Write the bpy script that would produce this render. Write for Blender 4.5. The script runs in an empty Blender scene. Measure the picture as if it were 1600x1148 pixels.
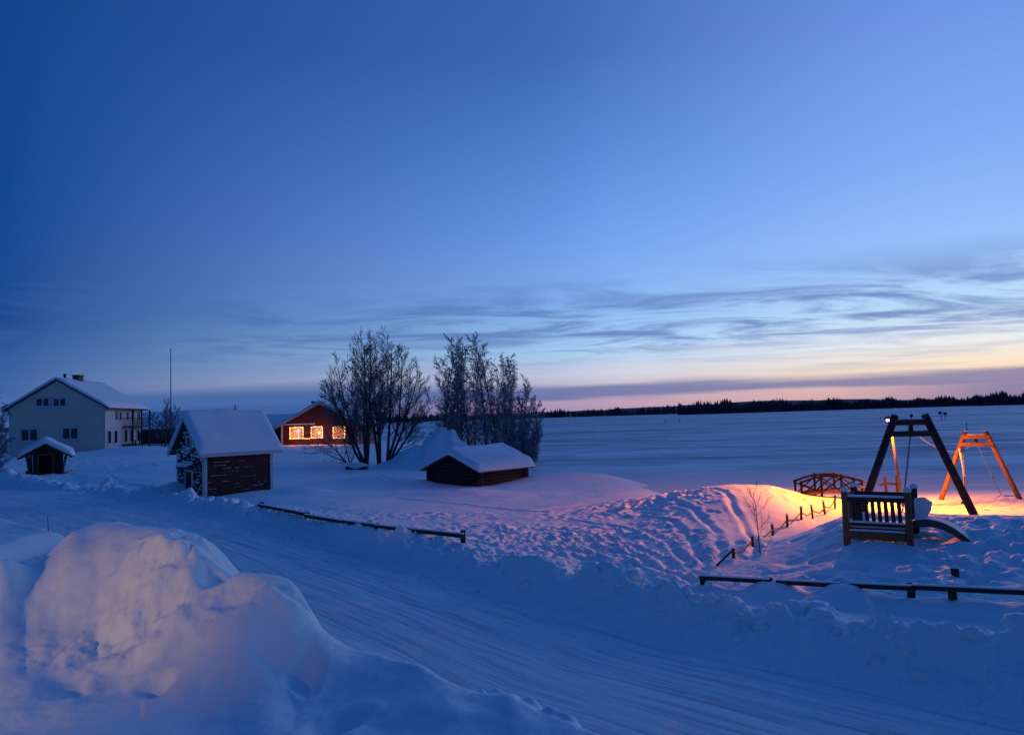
import bpy, math, random
import numpy as np
from mathutils import Vector, Matrix

# ------------------------------------------------------------------ camera
SC = bpy.context.scene
COL = SC.collection
CAMZ = 4.2                      # lake ice is z = 0
FPX, CX, CY = 1182.0, 800.0, 574.0
PITCH, ROLL = math.radians(3.68), math.radians(1.72)
_c, _s = math.cos(ROLL), math.sin(ROLL)
_R = np.array([1., 0., 0.]); _F = np.array([0., math.cos(PITCH), math.sin(PITCH)]); _U = np.array([0., -math.sin(PITCH), math.cos(PITCH)])
_CR, _CU = _c*_R - _s*_U, _s*_R + _c*_U
cam_d = bpy.data.cameras.new('camera'); cam = bpy.data.objects.new('camera', cam_d); COL.objects.link(cam)
cam_d.sensor_width = 36; cam_d.lens = 36*FPX/1600; cam_d.clip_start = 0.05; cam_d.clip_end = 20000
_m = Matrix.Identity(4)
for i in range(3):
    _m[i][0], _m[i][1], _m[i][2] = _CR[i], _CU[i], -_F[i]
_m[2][3] = CAMZ
cam.matrix_world = _m
SC.camera = cam

# ------------------------------------------------------------------ view, sky, sun
SC.view_settings.view_transform = 'Standard'; SC.view_settings.look = 'None'
SC.view_settings.exposure = 0.0; SC.view_settings.gamma = 1.0; SC.view_settings.use_curve_mapping = False
SC.cycles.use_denoising = True
SC.cycles.max_bounces = 6
SC.cycles.sample_clamp_indirect = 4.0

def srgb(r, g, b):
    f = lambda v: (v/255/12.92) if v/255 <= .04045 else ((v/255+.055)/1.055)**2.4
    return (f(r), f(g), f(b), 1.0)

SUN_AZ = math.radians(36)       # measured from +Y towards +X : the glow lies at the right of the view
SUN_EL = math.radians(-2.5)
world = bpy.data.worlds.new('World'); SC.world = world; world.use_nodes = True
def build_world():
    nt = world.node_tree; N = nt.nodes; L = nt.links; N.clear()
    def node(t, **k):
        n = N.new(t)
        for a, b in k.items(): setattr(n, a, b)
        return n
    def math_(op, a, b=None, clamp=False):
        n = node('ShaderNodeMath', operation=op, use_clamp=clamp)
        for i, v in enumerate((a, b)):
            if v is None: continue
            if isinstance(v, (int, float)): n.inputs[i].default_value = v
            else: L.new(v, n.inputs[i])
        return n.outputs[0]
    def maprange(v, a, b, c=0., d=1., smooth=True):
        n = node('ShaderNodeMapRange', interpolation_type='SMOOTHSTEP' if smooth else 'LINEAR', clamp=True)
        L.new(v, n.inputs[0])
        for i, x in enumerate((a, b, c, d)): n.inputs[1+i].default_value = x
        return n.outputs[0]
    def ramp(v, stops):
        n = node('ShaderNodeValToRGB'); cr = n.color_ramp; cr.interpolation = 'EASE' if False else 'LINEAR'
        L.new(v, n.inputs[0])
        while len(cr.elements) < len(stops): cr.elements.new(0.5)
        for e, (p, c) in zip(cr.elements, stops): e.position = p
        for e, (p, c) in zip(cr.elements, stops): e.position = p; e.color = srgb(*c)
        return n.outputs[0]
    def mix(f, a, b):
        n = node('ShaderNodeMix', data_type='RGBA'); 
        if isinstance(f, (int, float)): n.inputs[0].default_value = f
        else: L.new(f, n.inputs[0])
        for i, v in ((6, a), (7, b)):
            if isinstance(v, tuple): n.inputs[i].default_value = v
            else: L.new(v, n.inputs[i])
        return n.outputs[2]
    tc = node('ShaderNodeTexCoord'); sep = node('ShaderNodeSeparateXYZ'); L.new(tc.outputs['Generated'], sep.inputs[0])
    x, y, z = sep.outputs
    h = math_('SQRT', math_('ADD', math_('MULTIPLY', x, x), math_('MULTIPLY', y, y)))
    el = math_('DIVIDE', math_('MULTIPLY', math_('ARCTAN2', z, h), 180/math.pi), 90.0)     # 0..1 for 0..90 degrees
    # ramps work on sqrt(elevation) so that the thin bands near the horizon get room
    e = math_('SQRT', math_('MAXIMUM', el, 0.0))
    E = lambda deg: math.sqrt(deg/90)
    dot = math_('DIVIDE', math_('ADD', math_('MULTIPLY', x, math.sin(SUN_AZ)), math_('MULTIPLY', y, math.cos(SUN_AZ))), math_('MAXIMUM', h, 1e-4))
    ang = math_('DIVIDE', math_('ARCCOSINE', math_('MAXIMUM', math_('MINIMUM', dot, 1.0), -1.0)), math.pi)  # 0..1
    sunw = ramp(e, [(0, (205,150,160)), (E(1.2), (238,190,176)), (E(2.6), (252,230,202)), (E(4.0), (238,238,236)), (E(6.5), (190,222,250)), (E(10), (154,196,251)), (E(16), (130,174,243)), (E(25), (108,150,229)), (E(45), (60,102,176)), (1, (30,74,146))])
    cent = ramp(e, [(0, (168,134,168)), (E(1.5), (184,162,190)), (E(3), (200,206,226)), (E(5), (165,208,246)), (E(8), (135,182,240)), (E(14), (108,155,234)), (E(20), (84,131,209)), (E(26), (63,108,182)), (E(48), (38,84,156)), (1, (30,74,146))])
    left = ramp(e, [(0, (60,94,152)), (E(3), (60,100,162)), (E(7), (28,74,142)), (E(15), (16,71,144)), (E(27), (17,67,136)), (E(50), (22,67,137)), (1, (30,74,146))])
    f1 = maprange(ang, 2/180, 36/180)
    f2 = math_('MAXIMUM', maprange(ang, 28/180, 70/180, smooth=False), math_('MULTIPLY', maprange(ang, 30/180, 52/180), maprange(el, 5/90, 1.5/90)))
    anti = ramp(e, [(0, (44,72,128)), (E(6), (34,70,132)), (E(20), (14,56,120)), (E(50), (16,58,126)), (1, (30,74,146))])
    sky = mix(maprange(ang, 70/180, 135/180), mix(f2, mix(f1, sunw, cent), left), anti)
    nish = node('ShaderNodeTexSky', sky_type='NISHITA', sun_disc=False); nish.sun_elevation = SUN_EL; nish.sun_rotation = SUN_AZ
    nish.ozone_density = 4.0
    nb = node('ShaderNodeMix', data_type='RGBA', blend_type='ADD'); nb.inputs[0].default_value = 0.05
    L.new(sky, nb.inputs[6]); L.new(nish.outputs[0], nb.inputs[7]); sky = nb.outputs[2]
    # cirrus: planar sheet, streaks drawn out along the view's left-right direction
    comb = node('ShaderNodeCombineXYZ')
    zz = math_('ADD', math_('MAXIMUM', z, 0.0), 0.035)
    L.new(math_('MULTIPLY', math_('DIVIDE', x, zz), 0.60), comb.inputs[0]); L.new(math_('DIVIDE', y, zz), comb.inputs[1])
    nz = node('ShaderNodeTexNoise'); nz.inputs['Scale'].default_value = 0.95; nz.inputs['Detail'].default_value = 9; nz.inputs['Roughness'].default_value = 0.62; nz.inputs['Distortion'].default_value = 0.9
    mp = node('ShaderNodeMapping'); mp.inputs['Rotation'].default_value[2] = math.radians(-17); mp.inputs['Location'].default_value = (5.1, 3.4, 0)
    L.new(comb.outputs[0], mp.inputs[0]); L.new(mp.outputs[0], nz.inputs[0])
    cf = maprange(nz.outputs[0], 0.42, 0.62)
    cm = math_('MULTIPLY', maprange(el, 3/90, 6/90), maprange(el, 11.5/90, 7.5/90))
    cf = math_('MULTIPLY', math_('MULTIPLY', cf, cm), maprange(ang, 85/180, 20/180, .25, .85))
    ccol = mix(maprange(ang, 5/180, 60/180), srgb(108,136,196), srgb(64,104,174))
    sky = mix(cf, sky, ccol)
    # long stratus bars just above the horizon
    comb2 = node('ShaderNodeCombineXYZ'); az = math_('ARCTAN2', x, y)
    L.new(math_('MULTIPLY', az, 3.0), comb2.inputs[0]); L.new(math_('MULTIPLY', el, 90*1.1), comb2.inputs[1])
    tilt = math_('ADD', math_('MULTIPLY', el, 90.0), math_('MULTIPLY', az, 0.0))
    nz2 = node('ShaderNodeTexNoise'); nz2.inputs['Scale'].default_value = 1.1; nz2.inputs['Detail'].default_value = 5; nz2.inputs['Roughness'].default_value = 0.5
    L.new(comb2.outputs[0], nz2.inputs[0])
    wob = math_('MULTIPLY', math_('SUBTRACT', nz2.outputs[0], 0.5), 1.5)
    t = math_('ADD', tilt, wob)
    bar = math_('MULTIPLY', maprange(t, 0.95, 1.4), maprange(t, 2.5, 1.8))
    low = math_('MULTIPLY', maprange(az, math.radians(20), math.radians(34)), maprange(t, 1.7, 1.2))   # the bar sinks to the horizon on the right
    bar = math_('MAXIMUM', bar, low)
    bcol = mix(maprange(ang, 0, 60/180), srgb(108,116,166), srgb(72,106,168))
    sky = mix(math_('MULTIPLY', bar, 0.8), sky, bcol)
    bar2 = math_('MULTIPLY', math_('MULTIPLY', maprange(nz2.outputs[0], .5, .66), maprange(el, 2.2/90, 3/90)), maprange(el, 6.5/90, 4.5/90))
    sky = mix(math_('MULTIPLY', bar2, math_('MULTIPLY', maprange(ang, 60/180, 10/180), 0.4)), sky, srgb(150,150,190))
    bg = node('ShaderNodeBackground'); bg.inputs[1].default_value = 1.0; L.new(sky, bg.inputs[0])
    out = node('ShaderNodeOutputWorld'); L.new(bg.outputs[0], out.inputs[0])
build_world()

sun_d = bpy.data.lights.new('sun', 'SUN'); sun = bpy.data.objects.new('sun', sun_d); COL.objects.link(sun)
sun_d.energy = 0.21; sun_d.angle = math.radians(35); sun_d.color = (1.0, 0.94, 0.90)
_el = math.radians(9)
_d = Vector((math.sin(SUN_AZ+.35)*math.cos(_el), math.cos(SUN_AZ+.35)*math.cos(_el), math.sin(_el)))
sun.rotation_euler = _d.to_track_quat('Z', 'Y').to_euler()

# ------------------------------------------------------------------ picking world points
def ray(px, py):
    dx, dy = (px-CX)/FPX, (CY-py)/FPX
    d = dx*_CR + dy*_CU + _F
    return d
def at_d(px, py, D):            # point at depth y = D metres in front of the camera
    d = ray(px, py); k = D/d[1]
    return Vector((d[0]*k, D, CAMZ + d[2]*k))
def at_z(px, py, rel):          # point rel metres below (negative) the eye
    d = ray(px, py); k = rel/d[2]
    return Vector((d[0]*k, d[1]*k, CAMZ+rel))

# ------------------------------------------------------------------ noise
def _hash(ix, iy, seed):
    n = (ix.astype(np.int64)*374761393 + iy.astype(np.int64)*668265263 + seed*1442695041) & 0xffffffff
    n = ((n ^ (n >> 13))*1274126177) & 0xffffffff
    return ((n ^ (n >> 16)) & 0xffffff).astype(np.float64)/0xffffff
def vnoise(x, y, seed=0):
    ix, iy = np.floor(x), np.floor(y); fx, fy = x-ix, y-iy
    u = fx*fx*fx*(fx*(fx*6-15)+10); v = fy*fy*fy*(fy*(fy*6-15)+10)
    a, b = _hash(ix, iy, seed), _hash(ix+1, iy, seed); c, d = _hash(ix, iy+1, seed), _hash(ix+1, iy+1, seed)
    return (a*(1-u)+b*u)*(1-v) + (c*(1-u)+d*u)*v - 0.5
def fbm(x, y, octv=4, seed=0, gain=.5):
    r = np.zeros_like(x); a = 1.
    for o in range(octv):
        co, si = math.cos(o*1.1+.4), math.sin(o*1.1+.4)
        r += a*vnoise((x*co-y*si), (x*si+y*co), seed+o*17); x = x*2.03; y = y*2.03; a *= gain
    return r
def sstep(a, b, x):
    t = np.clip((x-a)/(b-a), 0, 1); return t*t*(3-2*t)

# ------------------------------------------------------------------ terrain
ROAD_Z = CAMZ - 3.4
FE = [(14,0.5),(8.9,5.0),(5.5,8.1),(1.93,11.4),(-2.6,17.35),(-7.5,23.5),(-12.6,29.8),(-17.2,34.6),(-24.4,41.5),(-34,47),(-70,62)]
NE = [(8,-1.5),(5,1.5),(1.7,4.6),(-1.9,8.1),(-6.4,13.6),(-9.6,15.6),(-14,15.2),(-30,11),(-30,14.5),(-14.5,18.0),(-12.9,18.9),(-13.3,23.2),(-20,29.5),(-30,33),(-70,46)]
ROADPOLY = FE + NE[::-1]
def seg_dist(x, y, pts):
    best = np.full(x.shape, 1e9); along = np.zeros(x.shape); acc = 0
    for (ax, ay), (bx, by) in zip(pts[:-1], pts[1:]):
        ex, ey = bx-ax, by-ay; l2 = ex*ex+ey*ey; l = math.sqrt(l2)
        t = np.clip(((x-ax)*ex+(y-ay)*ey)/l2, 0, 1)
        d = np.hypot(x-ax-t*ex, y-ay-t*ey); m = d < best
        best = np.where(m, d, best); along = np.where(m, acc+t*l, along); acc += l
    return best, along
def inside(x, y, poly):
    r = np.zeros(x.shape, bool); n = len(poly)
    for i in range(n):
        (ax, ay), (bx, by) = poly[i], poly[(i+1) % n]
        if ay == by: continue
        r ^= ((ay > y) != (by > y)) & (x < (bx-ax)*(y-ay)/(by-ay)+ax)
    return r
_cp = []
def cp(px, py, rel): p = at_z(px, py, rel); _cp.append((p.x, p.y, p.z))
def cw(x, y, rel): _cp.append((x, y, CAMZ+rel))
for a in [(405,797,-3.05),(560,820,-3.05),(723,850,-3.05),(850,880,-3.1),(950,905,-3.15),(1050,925,-3.1),
          (320,775,-3.3),(428,773,-3.25),(250,770,-3.3),(500,765,-3.35),
          (163,703,-2.45),(100,705,-2.55),(230,700,-2.5),(60,740,-3.05),(30,758,-3.15),(150,755,-3.2),(200,735,-2.95),(240,718,-2.75),
          (460,693,-2.9),(520,694,-3.0),(450,720,-3.4),(450,748,-3.4),(572,730,-3.7),(650,738,-3.75),
          (675,758,-3.7),(748,760,-3.7),(815,752,-3.75),(640,780,-3.5),(800,790,-3.55),(900,770,-3.75),(1000,762,-3.9),
          (850,738,-4.25),(950,742,-4.3),(1100,730,-4.45),
          (850,830,-3.3),(950,850,-3.32),(1000,805,-3.3),(1050,870,-3.35),
          (1160,757,-2.72),(1105,760,-2.82),(1060,768,-2.98),(1215,762,-2.9),(970,785,-3.25),(1150,800,-3.05),(1190,790,-3.0),(1120,835,-3.2),(1075,850,-3.28),
          (1300,775,-3.6),(1500,780,-3.6),(1595,775,-3.6),(1595,795,-3.5),(1255,798,-3.5),(1400,785,-3.6),
          (1120,885,-3.35),(1208,832,-3.45),(1303,797,-3.5),
          (1330,803,-2.6),(1370,845,-2.75),(1440,838,-2.72),(1480,805,-2.5),(1560,806,-2.48),(1660,814,-2.45),(1255,845,-3.02),(1530,806,-2.5),
          (1400,880,-2.95),(1550,870,-2.75),(1250,880,-3.15),(1180,870,-3.3),
          (1093,905,-3.2),(1300,918,-3.08),(1450,925,-3.0),(1600,932,-2.92),(1150,940,-3.12),(1400,960,-3.05),(1590,985,-3.0),(1750,960,-2.9)]: cp(*a)
for a in [(8.5,33,-3.9),(8,42,-4.5),(16,36,-4.1),(16,44,-4.6),(26,36,-4.2),(26,28,-3.6),(24,20,-3.1),(12,21.5,-3.35),(9.6,21.5,-3.35),(16,20.5,-3.2),(20,15,-2.7),(20,9,-2.9),(30,44,-4.8),
          (0,56,-4.4),(8,60,-5.2),(25,62,-5.6),(60,60,-5.8),(60,20,-4),(-8,72,-4.0),(-4,82,-4.3),(4,78,-4.8),(-15,85,-3.3),(-22,112,-3.2),(-10,120,-4.4),(10,120,-5.6),
          (-35,104,-2.9),(-60,110,-2.6),(-80,90,-2.5),(-90,60,-2.6),(-70,40,-3),(-60,75,-2.5),(-50,150,-3),(-120,150,-2.6),(-20,160,-4.4),(60,150,-6.2),(-45,86,-2.5),(-40,70,-2.6)]: cw(*a)
CPTS = np.array(_cp)
def _rbf_fit():
    P = CPTS[:, :2]; n = len(P)
    # thin plate in a log-compressed plan so that far points do not swamp near ones
    Q = _warp(P[:, 0], P[:, 1])
    d = np.hypot(Q[0][:, None]-Q[0][None], Q[1][:, None]-Q[1][None])
    K = np.where(d > 0, d*d*np.log(d+1e-12), 0) + np.eye(n)*0.0025
    A = np.zeros((n+3, n+3)); A[:n, :n] = K; T = np.stack([np.ones(n), Q[0], Q[1]], 1); A[:n, n:] = T; A[n:, :n] = T.T
    b = np.zeros(n+3); b[:n] = CPTS[:, 2]
    return Q, np.linalg.solve(A, b)
def _warp(x, y):
    r = np.hypot(x, y)+1e-6; k = np.log1p(r/6)*4/r
    return x*k, y*k
_Q, _Wt = _rbf_fit()
def land(x, y):
    X, Y = _warp(x, y); out = np.zeros(x.shape); n = len(CPTS)
    for i in range(n):
        d2 = (X-_Q[0][i])**2+(Y-_Q[1][i])**2
        out += _Wt[i]*0.5*d2*np.log(d2+1e-12)
    out += _Wt[n]+_Wt[n+1]*X+_Wt[n+2]*Y
    return np.clip(out, -2.5, CAMZ-2.2)
# the foreground snow bank: crest lines (px, py, depth)
CR_A = [(-10,945,8.0),(25,930,8.0),(60,905,8.2),(92,867,8.5),(118,842,8.6),(154,821,8.7),(189,820,8.6),(224,834,8.4),(266,854,8.2),(304,863,8.0),(352,885,7.8),(385,909,7.6),(425,950,7.4),(470,1010,7.3)]
CR_B = [(225,1062,6.2),(285,1026,6.5),(320,968,6.7),(345,938,6.8),(381,913,6.9),(413,898,7.0),(449,903,7.0),(468,914,7.0),(481,943,7.0),(500,970,6.9),(520,986,6.8),(542,997,6.7),(587,996,6.5),(625,1000,6.3),(655,1010,6.1),(672,1022,6.0),(711,1058,5.7),(747,1073,5.5),(797,1083,5.2),(857,1110,5.0),(906,1130,4.8),(970,1152,4.6),(1100,1205,4.2),(1300,1300,3.6),(1600,1500,2.9)]
CR_C = [(-400,890,9),(-200,896,8.4),(-60,902,8.1),(0,901,8.0),(13,904,8.0),(30,915,8.0),(45,930,8.0),(60,935,8.0),(90,950,7.9),(140,1000,7.6),(190,1060,7.2)]
PLAT = CAMZ-2.0
def crest(x, y, pts, near, far):
    P = [at_d(*p) for p in pts]
    t0 = np.array([p.x/p.y for p in P]); yc0 = np.array([p.y for p in P]); zc0 = np.array([p.z for p in P])
    yy = np.maximum(y, 0.3); t = x/yy
    # smooth the polyline a little
    tf = np.linspace(t0[0], t0[-1], 800); k = np.hanning(27); k /= k.sum()
    def sm(v):
        f = np.interp(tf, t0, v); p = np.pad(f, 13, mode='edge'); return np.convolve(p, k, 'valid')
    yc, zc = np.interp(t, tf, sm(yc0)), np.interp(t, tf, sm(zc0))
    kw = np.hanning(161); kw /= kw.sum(); zw = np.interp(t, tf, np.convolve(np.pad(np.interp(tf, t0, zc0), 80, mode='edge'), kw, 'valid'))
    zc = np.maximum(zc, PLAT-.6)
    u = (yc-yy)/near
    g = np.where(u >= 0, 1-sstep(0, 1, u), 1.0)
    lo = PLAT
    uw = sstep(0.02, .5, u); zn = lo + (np.where(u > 0, zc*(1-uw)+zw*uw, zc)-lo)*g
    zf = ROAD_Z + (zc-ROAD_Z)*(1-sstep(0, far, yy-yc))
    z = np.where(yy <= yc, zn, zf)
    edge = sstep(t0[0]-.06, t0[0], t)*(1-sstep(t0[-1], t0[-1]+.06, t))
    base = np.where(yy <= yc, PLAT, ROAD_Z)
    return np.where(y > 0.3, base*0 + ROAD_Z + (z-ROAD_Z)*edge, ROAD_Z)
PITS = []      # (x, y, radius, depth)
def pit(px, py, rel, r, d): p = at_z(px, py, rel); PITS.append((p.x, p.y, r, d))
for a in [(452,1016,-1.98,.11,.07),(478,1068,-1.98,.12,.08),(335,990,-1.9,.12,.07),(345,1022,-1.97,.20,.06),(385,1016,-1.97,.17,.05),(240,1086,-2.0,.10,.05),
          (200,1062,-2.0,.15,.04),(100,1080,-2.0,.16,.04),(520,1130,-2.0,.16,.10),(790,1075,-2.1,.10,.07)]: pit(*a)
_rp = random.Random(4)
for i in range(17):              # line of footprints by the little hut and round the playground
    p = at_z(92+_rp.uniform(-4,4)+i*3.2, 735+i*2.1-(i%2)*3, -3.05); PITS.append((p.x, p.y, .32, .14))
for i in range(150):
    p = at_z(_rp.uniform(700,1120), _rp.uniform(795,905), -3.2); PITS.append((p.x, p.y, _rp.uniform(.08,.17), _rp.uniform(.04,.09)))
for i in range(130):
    p = at_z(_rp.uniform(1240,1640), _rp.uniform(812,905), -2.8); PITS.append((p.x, p.y, _rp.uniform(.10,.24), _rp.uniform(.03,.10)))
for i in range(90):
    p = at_z(_rp.uniform(1080,1700), _rp.uniform(765,800), -3.6); PITS.append((p.x, p.y, _rp.uniform(.15,.3), _rp.uniform(.04,.10)))
for i in range(26):
    p = at_z(940+i*9, 792-i*1.3+_rp.uniform(-3,3), -3.15); PITS.append((p.x, p.y, .2, .12))
FENCES = [(at_z(404,789,-2.84), at_z(482,804,-2.82), .05), (at_z(482,804,-2.83), at_z(534,815,-2.82), .03), (at_z(534,815,-2.83), at_z(590,822,-2.81), -.03), (at_z(586,822,-2.80), at_z(650,829,-2.78), .04), (at_z(650,829,-2.78), at_z(724,837,-2.76), .14),
          (at_z(1093,902,-3.02), at_z(1203,908,-2.98), .07), (at_z(1203,908,-2.98), at_z(1213,909,-2.98), -.06), (at_z(1213,909,-2.98), at_z(1312,914,-2.93), .06), (at_z(1310,914,-2.93), at_z(1328,914,-2.92), -.06), (at_z(1326,914,-2.92), at_z(1432,919,-2.85), .07), (at_z(1425,917,-2.83), at_z(1640,927,-2.72), .10)]
TRAILS = [[(1085,905),(1040,870),(960,845),(860,835),(760,845)],[(1090,890),(1060,850),(1010,825),(930,810),(850,800)],[(1130,870),(1120,830),(1090,805),(1040,790),(960,780)],[(1060,915),(980,880),(880,862),(760,872)],
          [(1180,860),(1170,820),(1130,790),(1060,775)],[(940,800),(1050,780),(1150,764)],[(1100,880),(1085,840),(1050,815),(990,800)],[(1095,895),(1030,860),(950,835),(870,822)],[(1075,900),(1000,862),(900,848),(800,850)],[(830,792),(950,784),(1080,772),(1180,764)],[(835,785),(960,775),(1060,770)],[(500,775),(620,768),(720,775),(850,790)],[(440,745),(540,742),(640,748)],[(120,745),(180,752),(250,760)],[(110,740),(170,735),(240,742)]]
TRAILW = [[(lambda p: (p.x, p.y))(at_z(a, b, -3.22)) for a, b in t] for t in TRAILS]
def height(x, y, fine=True):
    x = np.asarray(x, float); y = np.asarray(y, float)
    r = np.hypot(x, y)
    dF, alF = seg_dist(x, y, FE); dN, _ = seg_dist(x, y, NE)
    ins = inside(x, y, ROADPOLY)
    sd = np.where(ins, -np.minimum(dF, dN), np.minimum(dF, dN))
    nearside = dN < dF
    wob = fbm(x*.55, y*.55, 3, 5)
    # --- far side
    L = land(x, y)
    sdw = sd + wob*.5*sstep(-.3, .4, sd)
    lump = fbm(x*1.1, y*1.1, 4, 11)
    crest_h = (.22 + .40*lump)*np.exp(-((sdw-.95)/.48)**2) - .13*np.exp(-((sdw-2.6)/1.0)**2)
    fa, fb = FENCES[0][0], FENCES[4][1]; fe_, _ = seg_dist(x, y, [(fa.x, fa.y), (fb.x, fb.y)])
    crest_h = crest_h*(1-.85*np.exp(-(fe_/2.6)**4))
    zfar = ROAD_Z + (L + crest_h - ROAD_Z)*sstep(-.1, .85, sdw)
    # --- near side: bank between the viewer and the road
    A, B, C = crest(x, y, CR_A, 2.9, 2.6), crest(x, y, CR_B, 1.5, 2.2), crest(x, y, CR_C, 2.8, 2.2)
    Fx = np.maximum(np.maximum(A, B), C); Fm = Fx + (.07*np.log(np.exp(A/.07)+np.exp(B/.07)+np.exp(C/.07))-Fx)*sstep(PLAT+.02, PLAT+.3, Fx)     # rounded union of the lobes
    near_plain = (y < 4.2) | (r < 3.5)
    plat = PLAT + .05*fbm(x*.5, y*.5, 3, 3)
    # plateau fills everything on the viewer's side of the crest lines
    Pl = np.where(y < .4, plat, 0)
    Fm = np.maximum(Fm, Pl)
    isl = sstep(13.5, 15, y)*sstep(-9.5, -11, x)
    Fm = Fm*(1-isl) + np.maximum(Fm, ROAD_Z+.42+.12*wob)*isl
    znear = ROAD_Z + (Fm-ROAD_Z)*sstep(-.1, .9, sd)
    z = np.where(ins, ROAD_Z, np.where(nearside, znear, zfar))
    z = np.where(ins & (sd > -.15), np.where(nearside, znear, zfar), z)
    z = np.where(ins & ~nearside & (sd > -.5), np.maximum(z, zfar), z)
    # snow pile behind the log barn
    c = at_z(692, 728, -3.8)
    for (ox, oy, hh, sx, sy) in ((.1,0,1.75,1.5,1.5),(1.8,.3,1.25,1.2,1.5),(-1.9,-.2,1.15,1.9,1.8),(.3,-.5,.85,2.9,1.9),(3,.3,.35,1.3,1.4),(-4,0,.35,1.5,1.5)):
        z = z + np.where(ins, 0, hh*np.exp(-(((x-c.x-ox)/sx)**2+((y-c.y-oy)/sy)**2)**1.1))*(1+.30*lump)
    # drifts
    for (px, py, rel, hh, sx, sy, rz) in ((215,712,-2.8,.75,5.5,3.2,.25),(275,772,-3.3,.75,.95,1.1,0),(890,752,-3.9,.45,4.5,1.6,.05),(600,755,-3.6,.45,2.5,1.4,.1),(730,772,-3.6,.3,2.2,1.0,0),(470,772,-3.3,.35,1.6,1.0,.1),
                                   (1232,748,-3.6,.3,3,1,0),(250,735,-3.0,.6,1.5,4.5,-.4),(45,755,-3.2,.45,5,1.2,.1)):
        p = at_z(px, py, rel); co, si = math.cos(rz), math.sin(rz); u = (x-p.x)*co+(y-p.y)*si; v = -(x-p.x)*si+(y-p.y)*co
        z = z + np.where(ins, 0, hh*np.exp(-((u/sx)**2+(v/sy)**2)))
    off = sstep(-.1, .8, sd)
    # roughness
    if fine:
        tr = np.zeros_like(x)
        for (px, py, rel, sx, sy, w) in ((900,850,-3.25,4.5,4.0,1.),(760,830,-3.1,3.5,3.5,.8),(560,795,-3.1,5,2.5,.7),(1020,790,-3.2,4,2.5,.8),(1400,870,-2.9,4.5,3.,.75),(1450,785,-3.6,9,3.5,.6),(1200,900,-3.2,4,2,.5),(180,725,-2.9,8,9,.8)):
            p = at_z(px, py, rel); tr = np.maximum(tr, w*np.exp(-(((x-p.x)/sx)**2+((y-p.y)/sy)**2)**2))
        tr = tr*(.25+.75*sstep(-.16, .2, fbm(x*.33, y*.33, 3, 25)))
        tx_, ty_, tm_ = x+.25*fbm(x*.5, y*.5, 2, 27), y+.25*fbm(x*.5+9, y*.5, 2, 28), (.6+.8*(fbm(x*2, y*2, 2, 29)+.5))
        for k_, tw in enumerate(TRAILW):
            dt, _ = seg_dist(tx_, ty_, tw)
            z = z + off*(~nearside)*(-.05*np.exp(-(dt/.085)**2) + .022*np.exp(-((dt-.2)/.09)**2))*tm_
        rough = np.abs(fbm(x*2.3, y*2.3, 4, 21, .58))
        z = z + off*(.045*fbm(x*.8, y*.8, 5, 31, .55) + tr*(.22*(rough-.22)))
        nb = off*np.exp(-((sd-.9)/1.0)**2)*(~nearside)
        z = z + nb*(.20*fbm(x*2.4, y*2.4, 4, 41, .6)+.30*(np.abs(fbm(x*.9, y*.9, 4, 45, .6))-.2))
        # trampled ridge on the foreground mound
        g = at_d(255, 930, 7.3); q = np.exp(-(((x-g.x)/.55)**2+((y-g.y)/.9)**2)**2)
        g2 = at_z(270, 1035, -2.0); q2 = np.exp(-(((x-g2.x+(y-g2.y)*.2)/1.7)**2+((y-g2.y-(x-g2.x)*.17)/.28)**2)**2)
        z = z + (q*.16+q2*.09)*(np.abs(fbm(x*2.0+3, y*2.0, 5, 51, .52))-.14) + q*.07*fbm(x*1.6, y*1.6, 4, 55, .5)
        nearm = np.exp(-(r/12)**4)*nearside*off
        z = z + nearm*(.06*fbm(x*1.2, y*1.2, 3, 61) + .016*fbm(x*4, y*4, 3, 71, .5) + .004*fbm(x*19, y*19, 2, 75))
        # drawn-out folds down the big mound
        g3 = at_d(150, 930, 8.0); q3 = np.exp(-(((x-g3.x)/1.6)**2+((y-g3.y)/1.4)**2)**2)
        z = z + q3*.26*fbm((x+y*.55)*1.25, (y-x*.2)*.35, 2, 81)
        for (px, py, D, hh, sx, sy) in ((215,890,7.8,.07,.42,.5),(290,905,7.6,.13,.40,.45),(240,960,7.2,.12,.45,.4),(120,920,7.7,.05,.5,.7),(40,950,7.7,.13,.30,1.0),(330,960,7.0,.10,.4,.4),(60,985,7.4,.08,.5,.5)):
            p = at_d(px, py, D); z = z + hh*np.exp(-(((x-p.x)/sx)**2+((y-p.y)/sy)**2)**1.6)
        wx = x+.09*fbm(x*3.1, y*3.1, 3, 101); wy = y+.09*fbm(x*3.1, y*3.1, 3, 111)
        for q_, (ax, ay, rr, dd) in enumerate(PITS):
            ca, sa = math.cos(q_*1.7), math.sin(q_*1.7)
            d2 = ((((wx-ax)*ca+(wy-ay)*sa)/1.35)**2+(-(wx-ax)*sa+(wy-ay)*ca)**2)/(rr*rr)
            m = d2 < 9
            z[m] += (-dd*np.exp(-d2[m]**1.5) + dd*.15*np.exp(-(np.sqrt(d2[m])-1.45)**2*7))*off[m]
        # clods that rolled off the bank on to the road side
        for (px, py, D, rr) in ((757,1066,5.65,.11),(768,1062,5.6,.10),(790,1064,5.45,.12),(812,1084,5.3,.08),(840,1094,5.15,.09),(870,1104,5.0,.09),(895,1118,4.9,.07)):
            p = at_d(px, py, D); d2 = ((x-p.x)**2+(y-p.y)**2)/(rr*rr); m = d2 < 5
            z[m] = np.maximum(z[m], z[m] + rr*.8*np.exp(-d2[m]**2))
    fn_ = fbm(x*2.2, y*2.2, 3, 33)
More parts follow.
